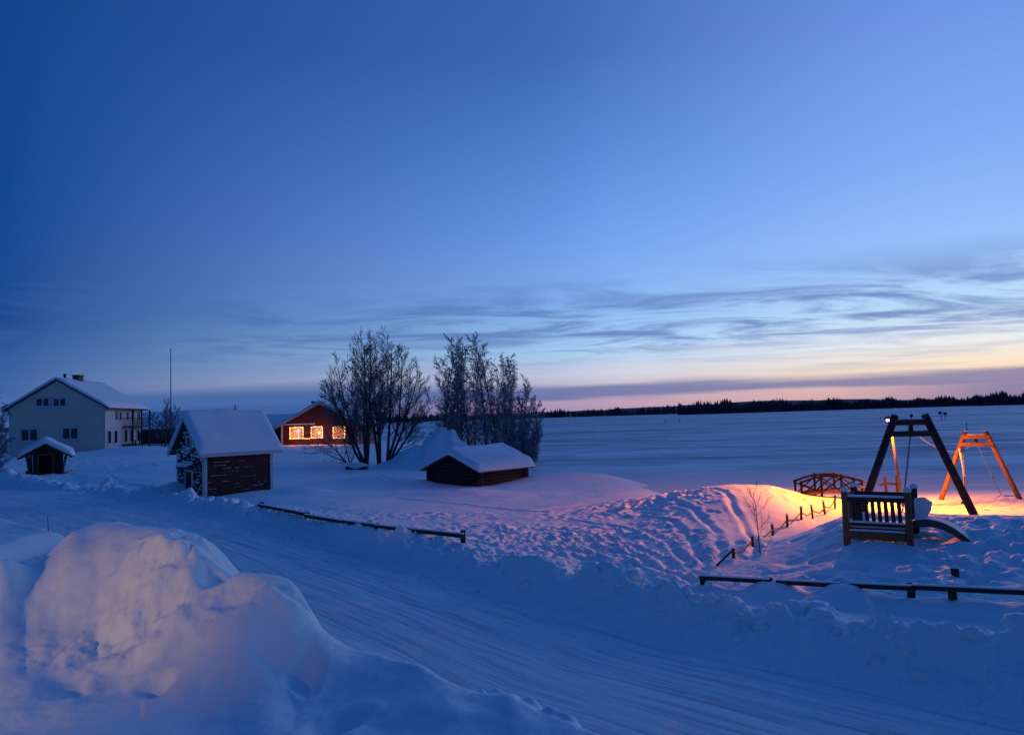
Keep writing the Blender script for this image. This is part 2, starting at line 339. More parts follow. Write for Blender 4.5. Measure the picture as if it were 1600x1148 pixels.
    for (A_, B_, gap) in FENCES:
        ex, ey = B_.x-A_.x, B_.y-A_.y; t_ = np.clip(((x-A_.x)*ex+(y-A_.y)*ey)/(ex*ex+ey*ey), 0, 1); dd_ = np.hypot(x-A_.x-t_*ex, y-A_.y-t_*ey); mm = (dd_ < 1.6) & ~ins
        zl = A_.z+(B_.z-A_.z)*t_-.06-gap-np.maximum(dd_-.12, 0)*.42+.07*fn_
        z = np.where(mm, z+np.clip(zl-z, 0, .55)*sstep(.25, 1.2, sd), z)
    # road: packed snow, faint ruts
    ru = np.where(ins, dF, 0); mroad = np.where(ins, sstep(.1, .9, -sd), 0)
    z = z + mroad*(.016*fbm(dF*5.5, alF*.16, 4, 91, .65)+.012*fbm(x*1.4, y*1.4, 3, 93) - .028*(np.exp(-((dF-1.45)/.24)**2)+np.exp(-((dF-3.05)/.24)**2)) + .02*fbm(x*.35, y*.35, 2, 95))
    far = sstep(130, 220, r)
    z = z*(1-far) + np.where(x < -.2*y-5, 1.4, -2.0)*far
    return z, ins, dF, alF, sd
def gz(x, y):
    z = height(np.array([[x]]), np.array([[y]]))[0]
    return float(z[0, 0])
def gp(px, py, rel):
    """ground point under a pixel, starting from a guess of the level"""
    p = at_z(px, py, rel)
    return Vector((p.x, p.y, gz(p.x, p.y)))

# ------------------------------------------------------------------ materials
MAT = {}
def mat(name, color, rough=.7, bump=None, var=None, emit=None, metal=0., spec=None, sss=0):
    m = bpy.data.materials.new(name); m.use_nodes = True; nt = m.node_tree; N, L = nt.nodes, nt.links
    b = N['Principled BSDF']; b.inputs['Base Color'].default_value = (*color, 1); b.inputs['Roughness'].default_value = rough; b.inputs['Metallic'].default_value = metal
    if spec is not None: b.inputs['Specular IOR Level'].default_value = spec
    tc = N.new('ShaderNodeTexCoord')
    if var:          # (scale vector, second colour, lo, hi)
        sc, c2, lo, hi = var
        mp = N.new('ShaderNodeMapping'); mp.inputs['Scale'].default_value = sc; L.new(tc.outputs['Object'], mp.inputs[0])
        nz = N.new('ShaderNodeTexNoise'); nz.inputs['Scale'].default_value = 1; nz.inputs['Detail'].default_value = 6; nz.inputs['Roughness'].default_value = .6; L.new(mp.outputs[0], nz.inputs[0])
        mr = N.new('ShaderNodeMapRange'); mr.inputs[1].default_value = lo; mr.inputs[2].default_value = hi; L.new(nz.outputs[0], mr.inputs[0])
        mx = N.new('ShaderNodeMix'); mx.data_type = 'RGBA'; mx.inputs[6].default_value = (*color, 1); mx.inputs[7].default_value = (*c2, 1); L.new(mr.outputs[0], mx.inputs[0])
        L.new(mx.outputs[2], b.inputs['Base Color'])
    if bump:         # (scale vector, strength, distance)
        sc, st, di = bump
        mp = N.new('ShaderNodeMapping'); mp.inputs['Scale'].default_value = sc; L.new(tc.outputs['Object'], mp.inputs[0])
        nz = N.new('ShaderNodeTexNoise'); nz.inputs['Scale'].default_value = 1; nz.inputs['Detail'].default_value = 6; nz.inputs['Roughness'].default_value = .6; L.new(mp.outputs[0], nz.inputs[0])
        bp = N.new('ShaderNodeBump'); bp.inputs['Strength'].default_value = st; bp.inputs['Distance'].default_value = di; L.new(nz.outputs[0], bp.inputs['Height']); L.new(bp.outputs[0], b.inputs['Normal'])
    if emit:
        b.inputs['Emission Color'].default_value = (*emit[0], 1); b.inputs['Emission Strength'].default_value = emit[1]
    MAT[name] = m
    return m
SNOWC = (.84, .95, .94)
mat('snow', SNOWC, .65, bump=((75, 75, 75), .32, .02), spec=.25)
mat('roof_snow', (.88, .93, .93), .65, bump=((9, 9, 9), .25, .05), spec=.25)
mat('dark_log', (.030, .022, .017), .85, bump=((2, 30, 30), .6, .02), var=((1.5, 20, 20), (.075, .058, .045), .45, .75))
mat('unlit_bridge_wood', (.005, .0035, .003), .9, spec=0, bump=((25, 25, 2), .5, .01))  # near-black colour stands in for the unlit front of the bridge
mat('post_wood', (.032, .02, .012), .8, bump=((25, 25, 2), .5, .01), var=((12, 12, 1.5), (.05, .032, .02), .4, .75))
mat('honey_wood', (.22, .10, .035), .7, bump=((20, 20, 2), .4, .01), var=((14, 14, 2), (.16, .075, .03), .4, .7))
mat('grey_wood', (.10, .09, .085), .85, bump=((4, 30, 30), .5, .01), var=((2, 20, 20), (.05, .045, .042), .4, .7))
mat('red_paint', (.075, .011, .009), .7, bump=((3, 3, 40), .3, .01), var=((1.5, 1.5, 12), (.085, .010, .008), .4, .7))
mat('white_paint', (.62, .60, .58), .6, var=((6, 6, 6), (.50, .49, .48), .4, .8))
mat('beige_plaster', (.88, .66, .48), .85, bump=((25, 25, 25), .25, .01), var=((.5, .5, .9), (.80, .60, .43), .4, .7))
mat('white_board', (.60, .60, .60), .7, bump=((1, 1, 8), .3, .02), var=((.8, .8, 1), (.52, .52, .53), .4, .7))
mat('glass', (.012, .018, .03), .08, spec=.6)
mat('dark_interior', (.008, .006, .005), .9)
mat('dark_metal', (.02, .02, .022), .5, metal=.6)
mat('steel', (.30, .30, .32), .4, metal=.9)
mat('rope', (.20, .17, .14), .9)
mat('bark_dark', (.045, .036, .032), .9, bump=((20, 20, 4), .6, .02), var=((9, 9, 2), (.14, .13, .13), .5, .7))
mat('twig_dark', (.11, .105, .11), .9, var=((2, 2, 2), (.30, .31, .34), .4, .7))
mat('birch_bark', (.10, .095, .095), .85, var=((5, 5, 12), (.035, .032, .03), .45, .6))
mat('frost_twig', (.30, .32, .36), .9, var=((1.2, 1.2, 1.2), (.52, .54, .58), .35, .7))
mat('rime_twig', (.24, .26, .31), .9, var=((2, 2, 2), (.40, .42, .48), .35, .7))
mat('conifer', (.028, .036, .042), .95, var=((.02, .02, .1), (.055, .062, .07), .4, .7))  # slight bluish lift puts distance haze into the tree colour
mat('far_hill', (.045, .06, .085), .95)  # blue-grey carries the haze over the distant hills
mat('mast', (.10, .11, .13), .5)
mat('plastic_slide', (.05, .055, .06), .45)
mat('lamp_bulb', (1, .8, .5), .4, emit=((1, .55, .18), 14))
mat('fairy_bulb', (1, .7, .3), .4, emit=((1, .48, .07), 3.6))
mat('fairy_white', (1, .9, .7), .4, emit=((1, .66, .28), 3.2))
mat('violet_star', (.8, .3, .9), .4, emit=((.75, .16, .85), 4))
mat('lit_room', (.4, .2, .05), .5, emit=((1, .40, .06), .22))
mat('screen_glow', (.5, .7, .7), .4, emit=((.85, 1, .75), 6))
mat('red_deck', (.04, .008, .005), .7, bump=((3, 20, 20), .4, .01))  # red of the bridge deck, darkened to stand in for missing lamp light
mat('lamp_shade', (.35, .04, .02), .5)
mat('added_lantern_glass', (1, .8, .5), .4, emit=((1, .62, .28), 5))

def ground_mats():
    # loose snow with a slightly different grain far and near; packed road snow driven by across / along attributes
    m = bpy.data.materials.new('packed_road_snow'); m.use_nodes = True; N, L = m.node_tree.nodes, m.node_tree.links; b = N['Principled BSDF']
    b.inputs['Roughness'].default_value = .6; b.inputs['Specular IOR Level'].default_value = .3
    a = N.new('ShaderNodeAttribute'); a.attribute_name = 'across'; l = N.new('ShaderNodeAttribute'); l.attribute_name = 'along'
    cb = N.new('ShaderNodeCombineXYZ'); L.new(a.outputs['Fac'], cb.inputs[0]); L.new(l.outputs['Fac'], cb.inputs[1])
    mp = N.new('ShaderNodeMapping'); mp.inputs['Scale'].default_value = (10, .45, 1); L.new(cb.outputs[0], mp.inputs[0])
    nz = N.new('ShaderNodeTexNoise'); nz.inputs['Scale'].default_value = 1; nz.inputs['Detail'].default_value = 8; nz.inputs['Roughness'].default_value = .68; L.new(mp.outputs[0], nz.inputs[0])
    mr = N.new('ShaderNodeMapRange'); mr.inputs[1].default_value = .34; mr.inputs[2].default_value = .54; L.new(nz.outputs[0], mr.inputs[0])
    mx = N.new('ShaderNodeMix'); mx.data_type = 'RGBA'; mx.inputs[6].default_value = (.50, .60, .65, 1); mx.inputs[7].default_value = (.86, .96, .95, 1); L.new(mr.outputs[0], mx.inputs[0]); L.new(mx.outputs[2], b.inputs['Base Color'])
    bp = N.new('ShaderNodeBump'); bp.inputs['Strength'].default_value = .7; bp.inputs['Distance'].default_value = .05; L.new(nz.outputs[0], bp.inputs['Height']); L.new(bp.outputs[0], b.inputs['Normal'])
    MAT['packed_road_snow'] = m
    m = bpy.data.materials.new('lake_snow'); m.use_nodes = True; N, L = m.node_tree.nodes, m.node_tree.links; b = N['Principled BSDF']
    b.inputs['Roughness'].default_value = .6; b.inputs['Specular IOR Level'].default_value = .3
    tc = N.new('ShaderNodeTexCoord')
    def nzs(sc, rot, det, loc=(0, 0, 0)):
        mp = N.new('ShaderNodeMapping'); mp.inputs['Scale'].default_value = sc; mp.inputs['Rotation'].default_value[2] = rot; mp.inputs['Location'].default_value = loc; L.new(tc.outputs['Object'], mp.inputs[0])
        z = N.new('ShaderNodeTexNoise'); z.inputs['Scale'].default_value = 1; z.inputs['Detail'].default_value = det; z.inputs['Roughness'].default_value = .6; z.inputs['Distortion'].default_value = .4; L.new(mp.outputs[0], z.inputs[0]); return z.outputs[0]
    n1 = nzs((.05, .42, 1), .12, 8); n2 = nzs((.012, .07, 1), -.1, 5, (3, 7, 0)); n3 = nzs((.14, 1.3, 1), -.1, 6, (9, 2, 0))
    ad = N.new('ShaderNodeMath'); ad.operation = 'ADD'; L.new(n1, ad.inputs[0]); L.new(n2, ad.inputs[1])
    ad2 = N.new('ShaderNodeMath'); ad2.operation = 'MULTIPLY_ADD'; L.new(n3, ad2.inputs[0]); ad2.inputs[1].default_value = .9; L.new(ad.outputs[0], ad2.inputs[2])
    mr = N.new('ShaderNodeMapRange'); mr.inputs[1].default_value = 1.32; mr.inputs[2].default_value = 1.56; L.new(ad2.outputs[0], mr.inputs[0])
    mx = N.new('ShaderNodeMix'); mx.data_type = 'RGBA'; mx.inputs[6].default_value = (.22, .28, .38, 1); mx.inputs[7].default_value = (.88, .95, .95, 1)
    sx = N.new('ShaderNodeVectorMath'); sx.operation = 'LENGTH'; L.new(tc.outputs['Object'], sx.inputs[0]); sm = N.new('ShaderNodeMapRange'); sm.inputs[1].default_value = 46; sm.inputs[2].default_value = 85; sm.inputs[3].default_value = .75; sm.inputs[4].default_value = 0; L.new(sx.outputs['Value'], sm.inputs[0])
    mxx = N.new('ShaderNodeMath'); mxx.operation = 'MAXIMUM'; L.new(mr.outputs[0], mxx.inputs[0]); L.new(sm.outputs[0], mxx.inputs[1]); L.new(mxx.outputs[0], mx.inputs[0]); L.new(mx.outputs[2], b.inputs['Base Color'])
    bp = N.new('ShaderNodeBump'); bp.inputs['Strength'].default_value = .35; bp.inputs['Distance'].default_value = .12; L.new(ad2.outputs[0], bp.inputs['Height']); L.new(bp.outputs[0], b.inputs['Normal'])
    MAT['lake_snow'] = m
ground_mats()

# ------------------------------------------------------------------ mesh helpers
def tag(o, label=None, cat=None, group=None, kind=None):
    if label: o['label'] = label
    if cat: o['category'] = cat
    if group: o['group'] = group
    if kind: o['kind'] = kind
    return o
def empty(name, loc, rz=0.):
    o = bpy.data.objects.new(name, None); COL.objects.link(o); o.location = loc; o.rotation_euler[2] = rz; o.empty_display_size = .2
    return o
def np_mesh(name, V, F, smooth=False):
    V = np.asarray(V, np.float32); F = np.asarray(F, np.int32); k = F.shape[1]
    me = bpy.data.meshes.new(name); me.vertices.add(len(V)); me.vertices.foreach_set('co', V.ravel())
    me.loops.add(F.size); me.loops.foreach_set('vertex_index', F.ravel())
    me.polygons.add(len(F)); me.polygons.foreach_set('loop_start', np.arange(0, F.size, k, dtype=np.int32))
    me.update(calc_edges=True)
    if smooth: me.polygons.foreach_set('use_smooth', np.ones(len(F), bool))
    return me
class MB:
    def __init__(s): s.v = []; s.f = []
    def add(s, V, F):
        o = len(s.v); s.v += [tuple(p) for p in V]; s.f += [tuple(i+o for i in f) for f in F]; return s
    def box(s, c, size, R=None):
        hx, hy, hz = (k/2 for k in size); c = Vector(c)
        P = [Vector((x*hx, y*hy, z*hz)) for x in (-1, 1) for y in (-1, 1) for z in (-1, 1)]
        if R is not None: P = [R @ p for p in P]
        return s.add([p+c for p in P], [(0,1,3,2),(4,6,7,5),(0,4,5,1),(2,3,7,6),(0,2,6,4),(1,5,7,3)])
    def bar(s, a, b, w, h, up=(0, 0, 1)):
        a, b = Vector(a), Vector(b); d = (b-a); l = d.length; d.normalize(); up = Vector(up)
        x = d.cross(up)
        if x.length < 1e-4: x = d.cross(Vector((1, 0, 0)))
        x.normalize(); y = x.cross(d)
        R = Matrix((x, d, y)).transposed()
        return s.box((a+b)/2, (w, l, h), R)
    def tube(s, pts, rad, n=8, caps=True):
        pts = [Vector(p) for p in pts]; k = len(pts)
        if isinstance(rad, (int, float)): rad = [rad]*k
        o = len(s.v); ref = None
        for i, p in enumerate(pts):
            d = (pts[min(i+1, k-1)]-pts[max(i-1, 0)]).normalized()
            if ref is None: ref = d.cross(Vector((0, 0, 1)) if abs(d.z) < .9 else Vector((1, 0, 0))).normalized()
            x = (ref - d*ref.dot(d)).normalized(); ref = x; y = d.cross(x)
            for j in range(n):
                a = 2*math.pi*j/n; q = p + (x*math.cos(a)+y*math.sin(a))*rad[i]; s.v.append((q.x, q.y, q.z))
        for i in range(k-1):
            for j in range(n):
                a, b = o+i*n+j, o+i*n+(j+1) % n; s.f.append((a, b, b+n, a+n))
        if caps and n > 2:
            s.f.append(tuple(o+j for j in range(n))[::-1]); s.f.append(tuple(o+(k-1)*n+j for j in range(n)))
        return s
    def prism(s, prof, a, b):     # prof: list of (x,z) ; swept along y from a to b
        n = len(prof); V = [(x, a, z) for x, z in prof]+[(x, b, z) for x, z in prof]
        return s.add(V, [tuple(range(n)), tuple(range(n, 2*n))[::-1]]+[(i, i+n, (i+1) % n+n, (i+1) % n) for i in range(n)])
    def sphere(s, c, r, nu=8, nv=5, sc=(1, 1, 1)):
        V = [(c[0], c[1], c[2]-r*sc[2])]
        for i in range(1, nv):
            t = math.pi*i/nv
            for j in range(nu):
                p = 2*math.pi*j/nu; V.append((c[0]+r*sc[0]*math.sin(t)*math.cos(p), c[1]+r*sc[1]*math.sin(t)*math.sin(p), c[2]-r*sc[2]*math.cos(t)))
        V.append((c[0], c[1], c[2]+r*sc[2])); F = []
        for j in range(nu): F.append((0, 1+(j+1) % nu, 1+j)); F.append((len(V)-1, 1+(nv-2)*nu+j, 1+(nv-2)*nu+(j+1) % nu))
        for i in range(nv-2):
            for j in range(nu): a = 1+i*nu+j; b = 1+i*nu+(j+1) % nu; F.append((a, b, b+nu, a+nu))
        return s.add(V, F)
    def build(s, name, material, parent=None, smooth=False, bevel=0.):
        me = bpy.data.meshes.new(name); me.from_pydata(s.v, [], s.f); me.update()
        import bmesh
        bm = bmesh.new(); bm.from_mesh(me); bmesh.ops.recalc_face_normals(bm, faces=bm.faces)
        if bevel: bmesh.ops.bevel(bm, geom=bm.edges[:], offset=bevel, segments=1, affect='EDGES')
        bm.to_mesh(me); bm.free()
        if smooth:
            me.polygons.foreach_set('use_smooth', [True]*len(me.polygons))
        me.materials.append(MAT[material]); o = bpy.data.objects.new(name, me); COL.objects.link(o)
        if parent: o.parent = parent
        return o
def link_mesh(name, me, material, parent=None):
    me.materials.append(MAT[material]); o = bpy.data.objects.new(name, me); COL.objects.link(o)
    if parent: o.parent = parent
    return o

# ------------------------------------------------------------------ setting: snowy ground, road, foreground bank, lake
def build_ground():
    az = np.concatenate([np.radians(np.linspace(-180, -42, 40, endpoint=False)), np.radians(np.linspace(-42, 40, 720, endpoint=False)), np.radians(np.linspace(40, 180, 40))])
    r1 = np.geomspace(.5, 3.2, 40, endpoint=False); r2 = np.geomspace(3.2, 60, 680, endpoint=False); r3 = np.geomspace(60, 140, 80, endpoint=False); r4 = np.geomspace(140, 1500, 20)
    rr = np.concatenate([r1, r2, r3, r4])
    Rr, Az = np.meshgrid(rr, az, indexing='ij'); x = Rr*np.sin(Az); y = Rr*np.cos(Az)
    z, ins, dF, alF, sd = height(x, y)
    nr, na = x.shape
    V = np.stack([x, y, z], -1)
    # vertex normals of the whole sheet, kept on every piece so no seam shows
    gx = np.zeros_like(V); gx[:, 1:-1] = V[:, 2:]-V[:, :-2]; gx[:, 0] = V[:, 1]-V[:, 0]; gx[:, -1] = V[:, -1]-V[:, -2]
    gy = np.zeros_like(V); gy[1:-1] = V[2:]-V[:-2]; gy[0] = V[1]-V[0]; gy[-1] = V[-1]-V[-2]
    Nn = np.cross(gx, gy); Nn /= np.linalg.norm(Nn, axis=-1, keepdims=True)+1e-12
    Vf, Nf = V.reshape(-1, 3), Nn.reshape(-1, 3)
    i, j = np.meshgrid(np.arange(nr-1), np.arange(na-1), indexing='ij'); a = (i*na+j).ravel()
    F = np.stack([a, a+1, a+na+1, a+na], 1)
    fz = z.ravel()[F].max(1)
    fin = ins.ravel()[F].all(1)
    nearF = (seg_dist(x, y, NE)[0] < dF).ravel()[F].all(1) & ~fin & (np.hypot(Vf[F[:, 0], 0], Vf[F[:, 0], 1]) < 16)
    ok = fz > -1.0
    for name, sel, m, lab, cat in (('snowy_road', fin, 'packed_road_snow', 'packed snow road curving from lower right to the houses at left', 'road'),
                              ('snow_bank', nearF & ok & ~fin, 'snow', 'high ploughed snow bank with mounds and footprints in the lower left foreground', 'snow bank'),
                              ('snow_ground', ~fin & ~nearF & ok, 'snow', 'deep trampled snow covering the yard between road and lake', 'ground')):
        f = F[sel]; used = np.unique(f); remap = np.full(len(Vf), -1, np.int32); remap[used] = np.arange(len(used))
        me = np_mesh(name, Vf[used], remap[f], smooth=True)
        me.normals_split_custom_set_from_vertices(Nf[used].astype(np.float32).tolist())
        if name == 'snowy_road':
            for an, arr in (('across', dF), ('along', alF)):
                at = me.attributes.new(an, 'FLOAT', 'POINT'); at.data.foreach_set('value', arr.ravel()[used].astype(np.float32))
        tag(link_mesh(name, me, m), lab, cat, kind='structure')
build_ground()
def build_lake():
    rr = np.concatenate([np.geomspace(25, 260, 420, endpoint=False), np.geomspace(260, 9000, 40)]); az = np.radians(np.concatenate([np.linspace(-70, -22, 30, endpoint=False), np.linspace(-22, 42, 260, endpoint=False), np.linspace(42, 70, 15)]))
    Rr, Az = np.meshgrid(rr, az, indexing='ij'); x = Rr*np.sin(Az); y = Rr*np.cos(Az)
    z = (.16*(np.abs(fbm(x*.05+.02*y, y*.33, 4, 7))-.2)+.06*fbm(x*.2, y*.9, 3, 9))*np.exp(-(Rr/230)**2)
    V = np.stack([x, y, z], -1).reshape(-1, 3); nr, na = x.shape
    i, j = np.meshgrid(np.arange(nr-1), np.arange(na-1), indexing='ij'); a = (i*na+j).ravel(); F = np.stack([a, a+1, a+na+1, a+na], 1)
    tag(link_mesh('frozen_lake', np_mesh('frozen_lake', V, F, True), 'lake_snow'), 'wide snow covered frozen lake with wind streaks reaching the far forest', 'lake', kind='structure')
build_lake()

# ------------------------------------------------------------------ roofs under snow, windows
def snow_slab(L0, L1, hw0, hw1, eave_z, rise, thick, seed, nu=28, nv=22, droop=.0, ridge_round=.35):
    """snow lying on a gable roof whose ridge runs along local x (L0..L1), eaves at y = -hw0 / +hw1"""
    us = np.linspace(0, 1, nu); vs = np.linspace(-1, 1, nv)
    us = .5-.5*np.cos(us*math.pi); 
    U, Vv = np.meshgrid(us, vs, indexing='ij')
    x = L0+(L1-L0)*U; y = np.where(Vv < 0, Vv*hw0, Vv*hw1); frac = np.abs(Vv)
    roof = eave_z + rise*(1-frac)
    rr = ridge_round/ max(hw0, hw1)
    soft = eave_z + rise*(1-np.sqrt(frac**2+rr**2)+ (math.sqrt(1+rr**2)-1)*frac)     # rounded ridge
    de = np.minimum(np.minimum(x-L0, L1-x), (1-frac)*max(hw0, hw1))
    prof = np.clip(de/.28, 0, 1); prof = np.sqrt(1-(1-prof)**2)
    nz = fbm(x*.7+seed*7.3, y*.7+seed, 3, seed)
    top = np.maximum(soft, roof-.02*0) + thick*(.30+.70*prof)*(1+.35*nz)
    top = np.where(de <= 1e-6, roof+thick*.22, top)
    V = np.concatenate([np.stack([x, y, top], -1).reshape(-1, 3), np.stack([x, y, roof+.004], -1).reshape(-1, 3)])
    # push the rim outwards a touch so the slab overhangs the boards
    i, j = np.meshgrid(np.arange(nu-1), np.arange(nv-1), indexing='ij'); a = (i*nv+j).ravel(); n = nu*nv
    F = [np.stack([a, a+nv, a+nv+1, a+1], 1), np.stack([a, a+1, a+nv+1, a+nv], 1)+n]
    def rim(ids, flip):
        q = np.stack([ids[:-1], ids[1:], ids[1:]+n, ids[:-1]+n], 1); return q[:, ::-1] if flip else q
    F += [rim(np.arange(nv), False), rim((nu-1)*nv+np.arange(nv), True), rim(np.arange(nu)*nv, True), rim(np.arange(nu)*nv+nv-1, False)]
    return np_mesh('roof_snow', V, np.concatenate(F), True)
def gable_roof(parent, L0, L1, hw0, hw1, eave_z, rise, t, material, cy):
    r = MB()
    for sgn, hw in ((-1, hw0), (1, hw1)):
        V = [(x, cy+sgn*yy, z) for x in (L0, L1) for (yy, z) in ((0, eave_z+rise), (hw, eave_z), (hw, eave_z-t), (0, eave_z+rise-t))]
        r.add(V, [(0,1,2,3),(4,7,6,5),(0,4,5,1),(1,5,6,2),(2,6,7,3)])
    return r.build('roof', material, parent)
def wall_frame(origin, ex):
    """4x4 placing window-local axes (x along wall, z up, -y out of the wall) in the thing's frame"""
    ex = Vector(ex).normalized(); ez = Vector((0, 0, 1)); ey = ez.cross(ex)
    return Matrix(((ex.x, ey.x, 0, origin[0]), (ex.y, ey.y, 0, origin[1]), (0, 0, 1, origin[2]), (0, 0, 0, 1)))
def window(parent, M, w, h, lights=2, frame='white_paint', pane='glass', fw=.09, sill_snow=True, depth=.07):
    def put(mb): mb.v = [tuple(M @ Vector(p)) for p in mb.v]; return mb
    f = MB()
    f.box((0, -depth/2, h+fw/2), (w+2*fw, depth, fw)).box((0, -depth/2-.01, -fw/2), (w+2*fw+.06, depth+.04, fw))
    for sx in (-1, 1): f.box((sx*(w/2+fw/2), -depth/2, h/2), (fw, depth, h))
    for k in range(1, lights): f.box((-w/2+w*k/lights, -depth/2+.006, h/2), (fw*.7, depth*.8, h))
    o = put(f).build('window', frame, parent)
    for k in range(lights):
        p = MB(); ww = w/lights
        p.box((-w/2+ww*(k+.5), -.012, h/2), (ww-.02, .02, h-.01)); put(p).build('pane', pane, o)
    if sill_snow:
        sn = MB(); sn.box((0, -depth/2-.02, .02), (w+.1, depth+.05, .07)); put(sn).build('sill_snow', 'roof_snow', o, bevel=.015)
    return o

# ------------------------------------------------------------------ red shed
def red_shed():
    th = math.radians(47); c = at_z(319, 775, -3.3)
    t = empty('red_shed', (c.x, c.y, c.z-.45), th)
    tag(t, 'small dark red plank shed with white corner boards and steep snowy roof beside the road', 'shed')
    L, W = 3.5, 2.92; wz = CAMZ-1.12-(c.z-.45); oh = .32; rise = (W/2)*1.02
    # dark core behind the planks
    core = MB(); i = .03
    prof = [(i, 0), (W-i, 0), (W-i, wz), (W/2, wz+rise-.05), (i, wz)]
    V = [(i, y, z) for y, z in prof]+[(L-i, y, z) for y, z in prof]; core.add(V, [tuple(range(5)), tuple(range(5, 10))[::-1]]+[(k, k+5, (k+1) % 5+5, (k+1) % 5) for k in range(5)])
    core.build('wall', 'dark_interior', t)
    rng = random.Random(2); n = 17; ph = wz/n
    for k in range(n):
        d = rng.uniform(0, .012)
        MB().box((L/2, i-.012-d/2, ph*(k+.5)), (L-.2, .035, ph-.018), Matrix.Rotation(rng.uniform(-.06, .02), 3, 'X')).build('plank', 'red_paint', t)
    z = 0.; k = 0
    while z < wz+rise-.12:
        zc = z+ph/2; half = W/2-.03 if zc < wz else (W/2)*(1-(zc+ph/2-wz)/rise)-.02
        if half > .08:
            MB().box((i-.012-rng.uniform(0, .008), W/2, zc), (.035, 2*half, ph-.02), Matrix.Rotation(rng.uniform(-.02, .06), 3, 'Y')).build('plank', 'red_paint', t)
            MB().box((L-i+.012, W/2, zc), (.035, 2*half, ph-.02)).build('plank', 'red_paint', t)
        z += ph; k += 1
    for (x, y) in ((-.01, -.01), (L+.01, -.01), (-.01, W+.01), (L+.01, W+.01)):
        MB().box((x+(.065 if x < 1 else -.065), y+(.0 if y < 1 else 0), wz/2-.03), (.15, .07, wz)).build('corner_board', 'white_paint', t)
        MB().box((x, y+(.08 if y < 1 else -.08), wz/2-.03), (.07, .11, wz)).build('corner_board', 'white_paint', t)
    sl = rise/(W/2); ez = wz-oh*sl
    gable_roof(t, -oh, L+oh, W/2+oh, W/2+oh, ez+.10, rise+oh*sl, .07, 'grey_wood', W/2)
    MB().box((L/2, -oh-.012, ez+.03), (L+2*oh, .03, .14)).build('fascia_board', 'white_paint', t)
    for xx in (-oh-.018, L+oh+.018):
        for sg in (-1, 1):
            a = Vector((xx, W/2, ez+rise+oh*sl+.01)); b = Vector((xx, W/2+sg*(W/2+oh), ez+.01)); MB().bar(a, b, .03, .15, up=(1, 0, 0) if False else (0, 0, 1)).build('barge_board', 'white_paint', t)
    sn = link_mesh('roof_snow', snow_slab(-oh-.05, L+oh+.05, W/2+oh+.04, W/2+oh+.04, ez+.10, rise+oh*sl, .36, 3), 'roof_snow', t); sn.location = (0, W/2, 0)
    # little gable window and door with its hood, both plastered with snow
    M = wall_frame((-.03, W/2, wz+.05), (0, -1, 0)); window(t, M, .34, .5, 1)
    d = MB(); d.box((-.06, W/2, .80), (.05, .62, 1.45)); door = d.build('door', 'dark_log', t)
    for sy in (-1, 1): MB().box((-.07, W/2+sy*.37, .80), (.06, .1, 1.5)).build('door_frame', 'white_paint', door)
    MB().box((-.07, W/2, 1.60), (.06, .84, .1)).build('door_frame', 'white_paint', door)
    MB().box((-.26, W/2, 1.80), (.5, 1.0, .05), Matrix.Rotation(-.25, 3, 'Y')).build('door_hood', 'grey_wood', t)
    MB().box((-.26, W/2, 1.93), (.5, .95, .2), Matrix.Rotation(-.25, 3, 'Y')).build('hood_snow', 'roof_snow', t, bevel=.07)
    # snow blown on to plank edges
    p = MB()
    for k in range(80):
        kk = rng.randrange(n); zz = ph*(kk+1)-.02; x = rng.uniform(.15, L-.15)
        if zz > wz*.80: continue
        p.box((x, -.028, zz), (rng.uniform(.05, .9)*rng.random()**2+.03, .03, rng.uniform(.005, .016)))
    for k in range(260):
        zz = ph*rng.randrange(22)+ph-.01; h2 = W/2-.2 if zz < wz else (W/2)*(1-(zz-wz)/rise)-.1
        if h2 < .05: continue
        y = W/2+rng.uniform(-h2, h2); up = zz > wz*.72
        p.box((-.035, y, zz+(rng.uniform(-.05, .05))), (.03, rng.uniform(.05, .22), rng.uniform(.02, .06)*(2.6 if up and rng.random() < .6 else 1)))
    o = p.build('wind_blown_snow', 'snow', t); o['kind'] = 'stuff'
red_shed()

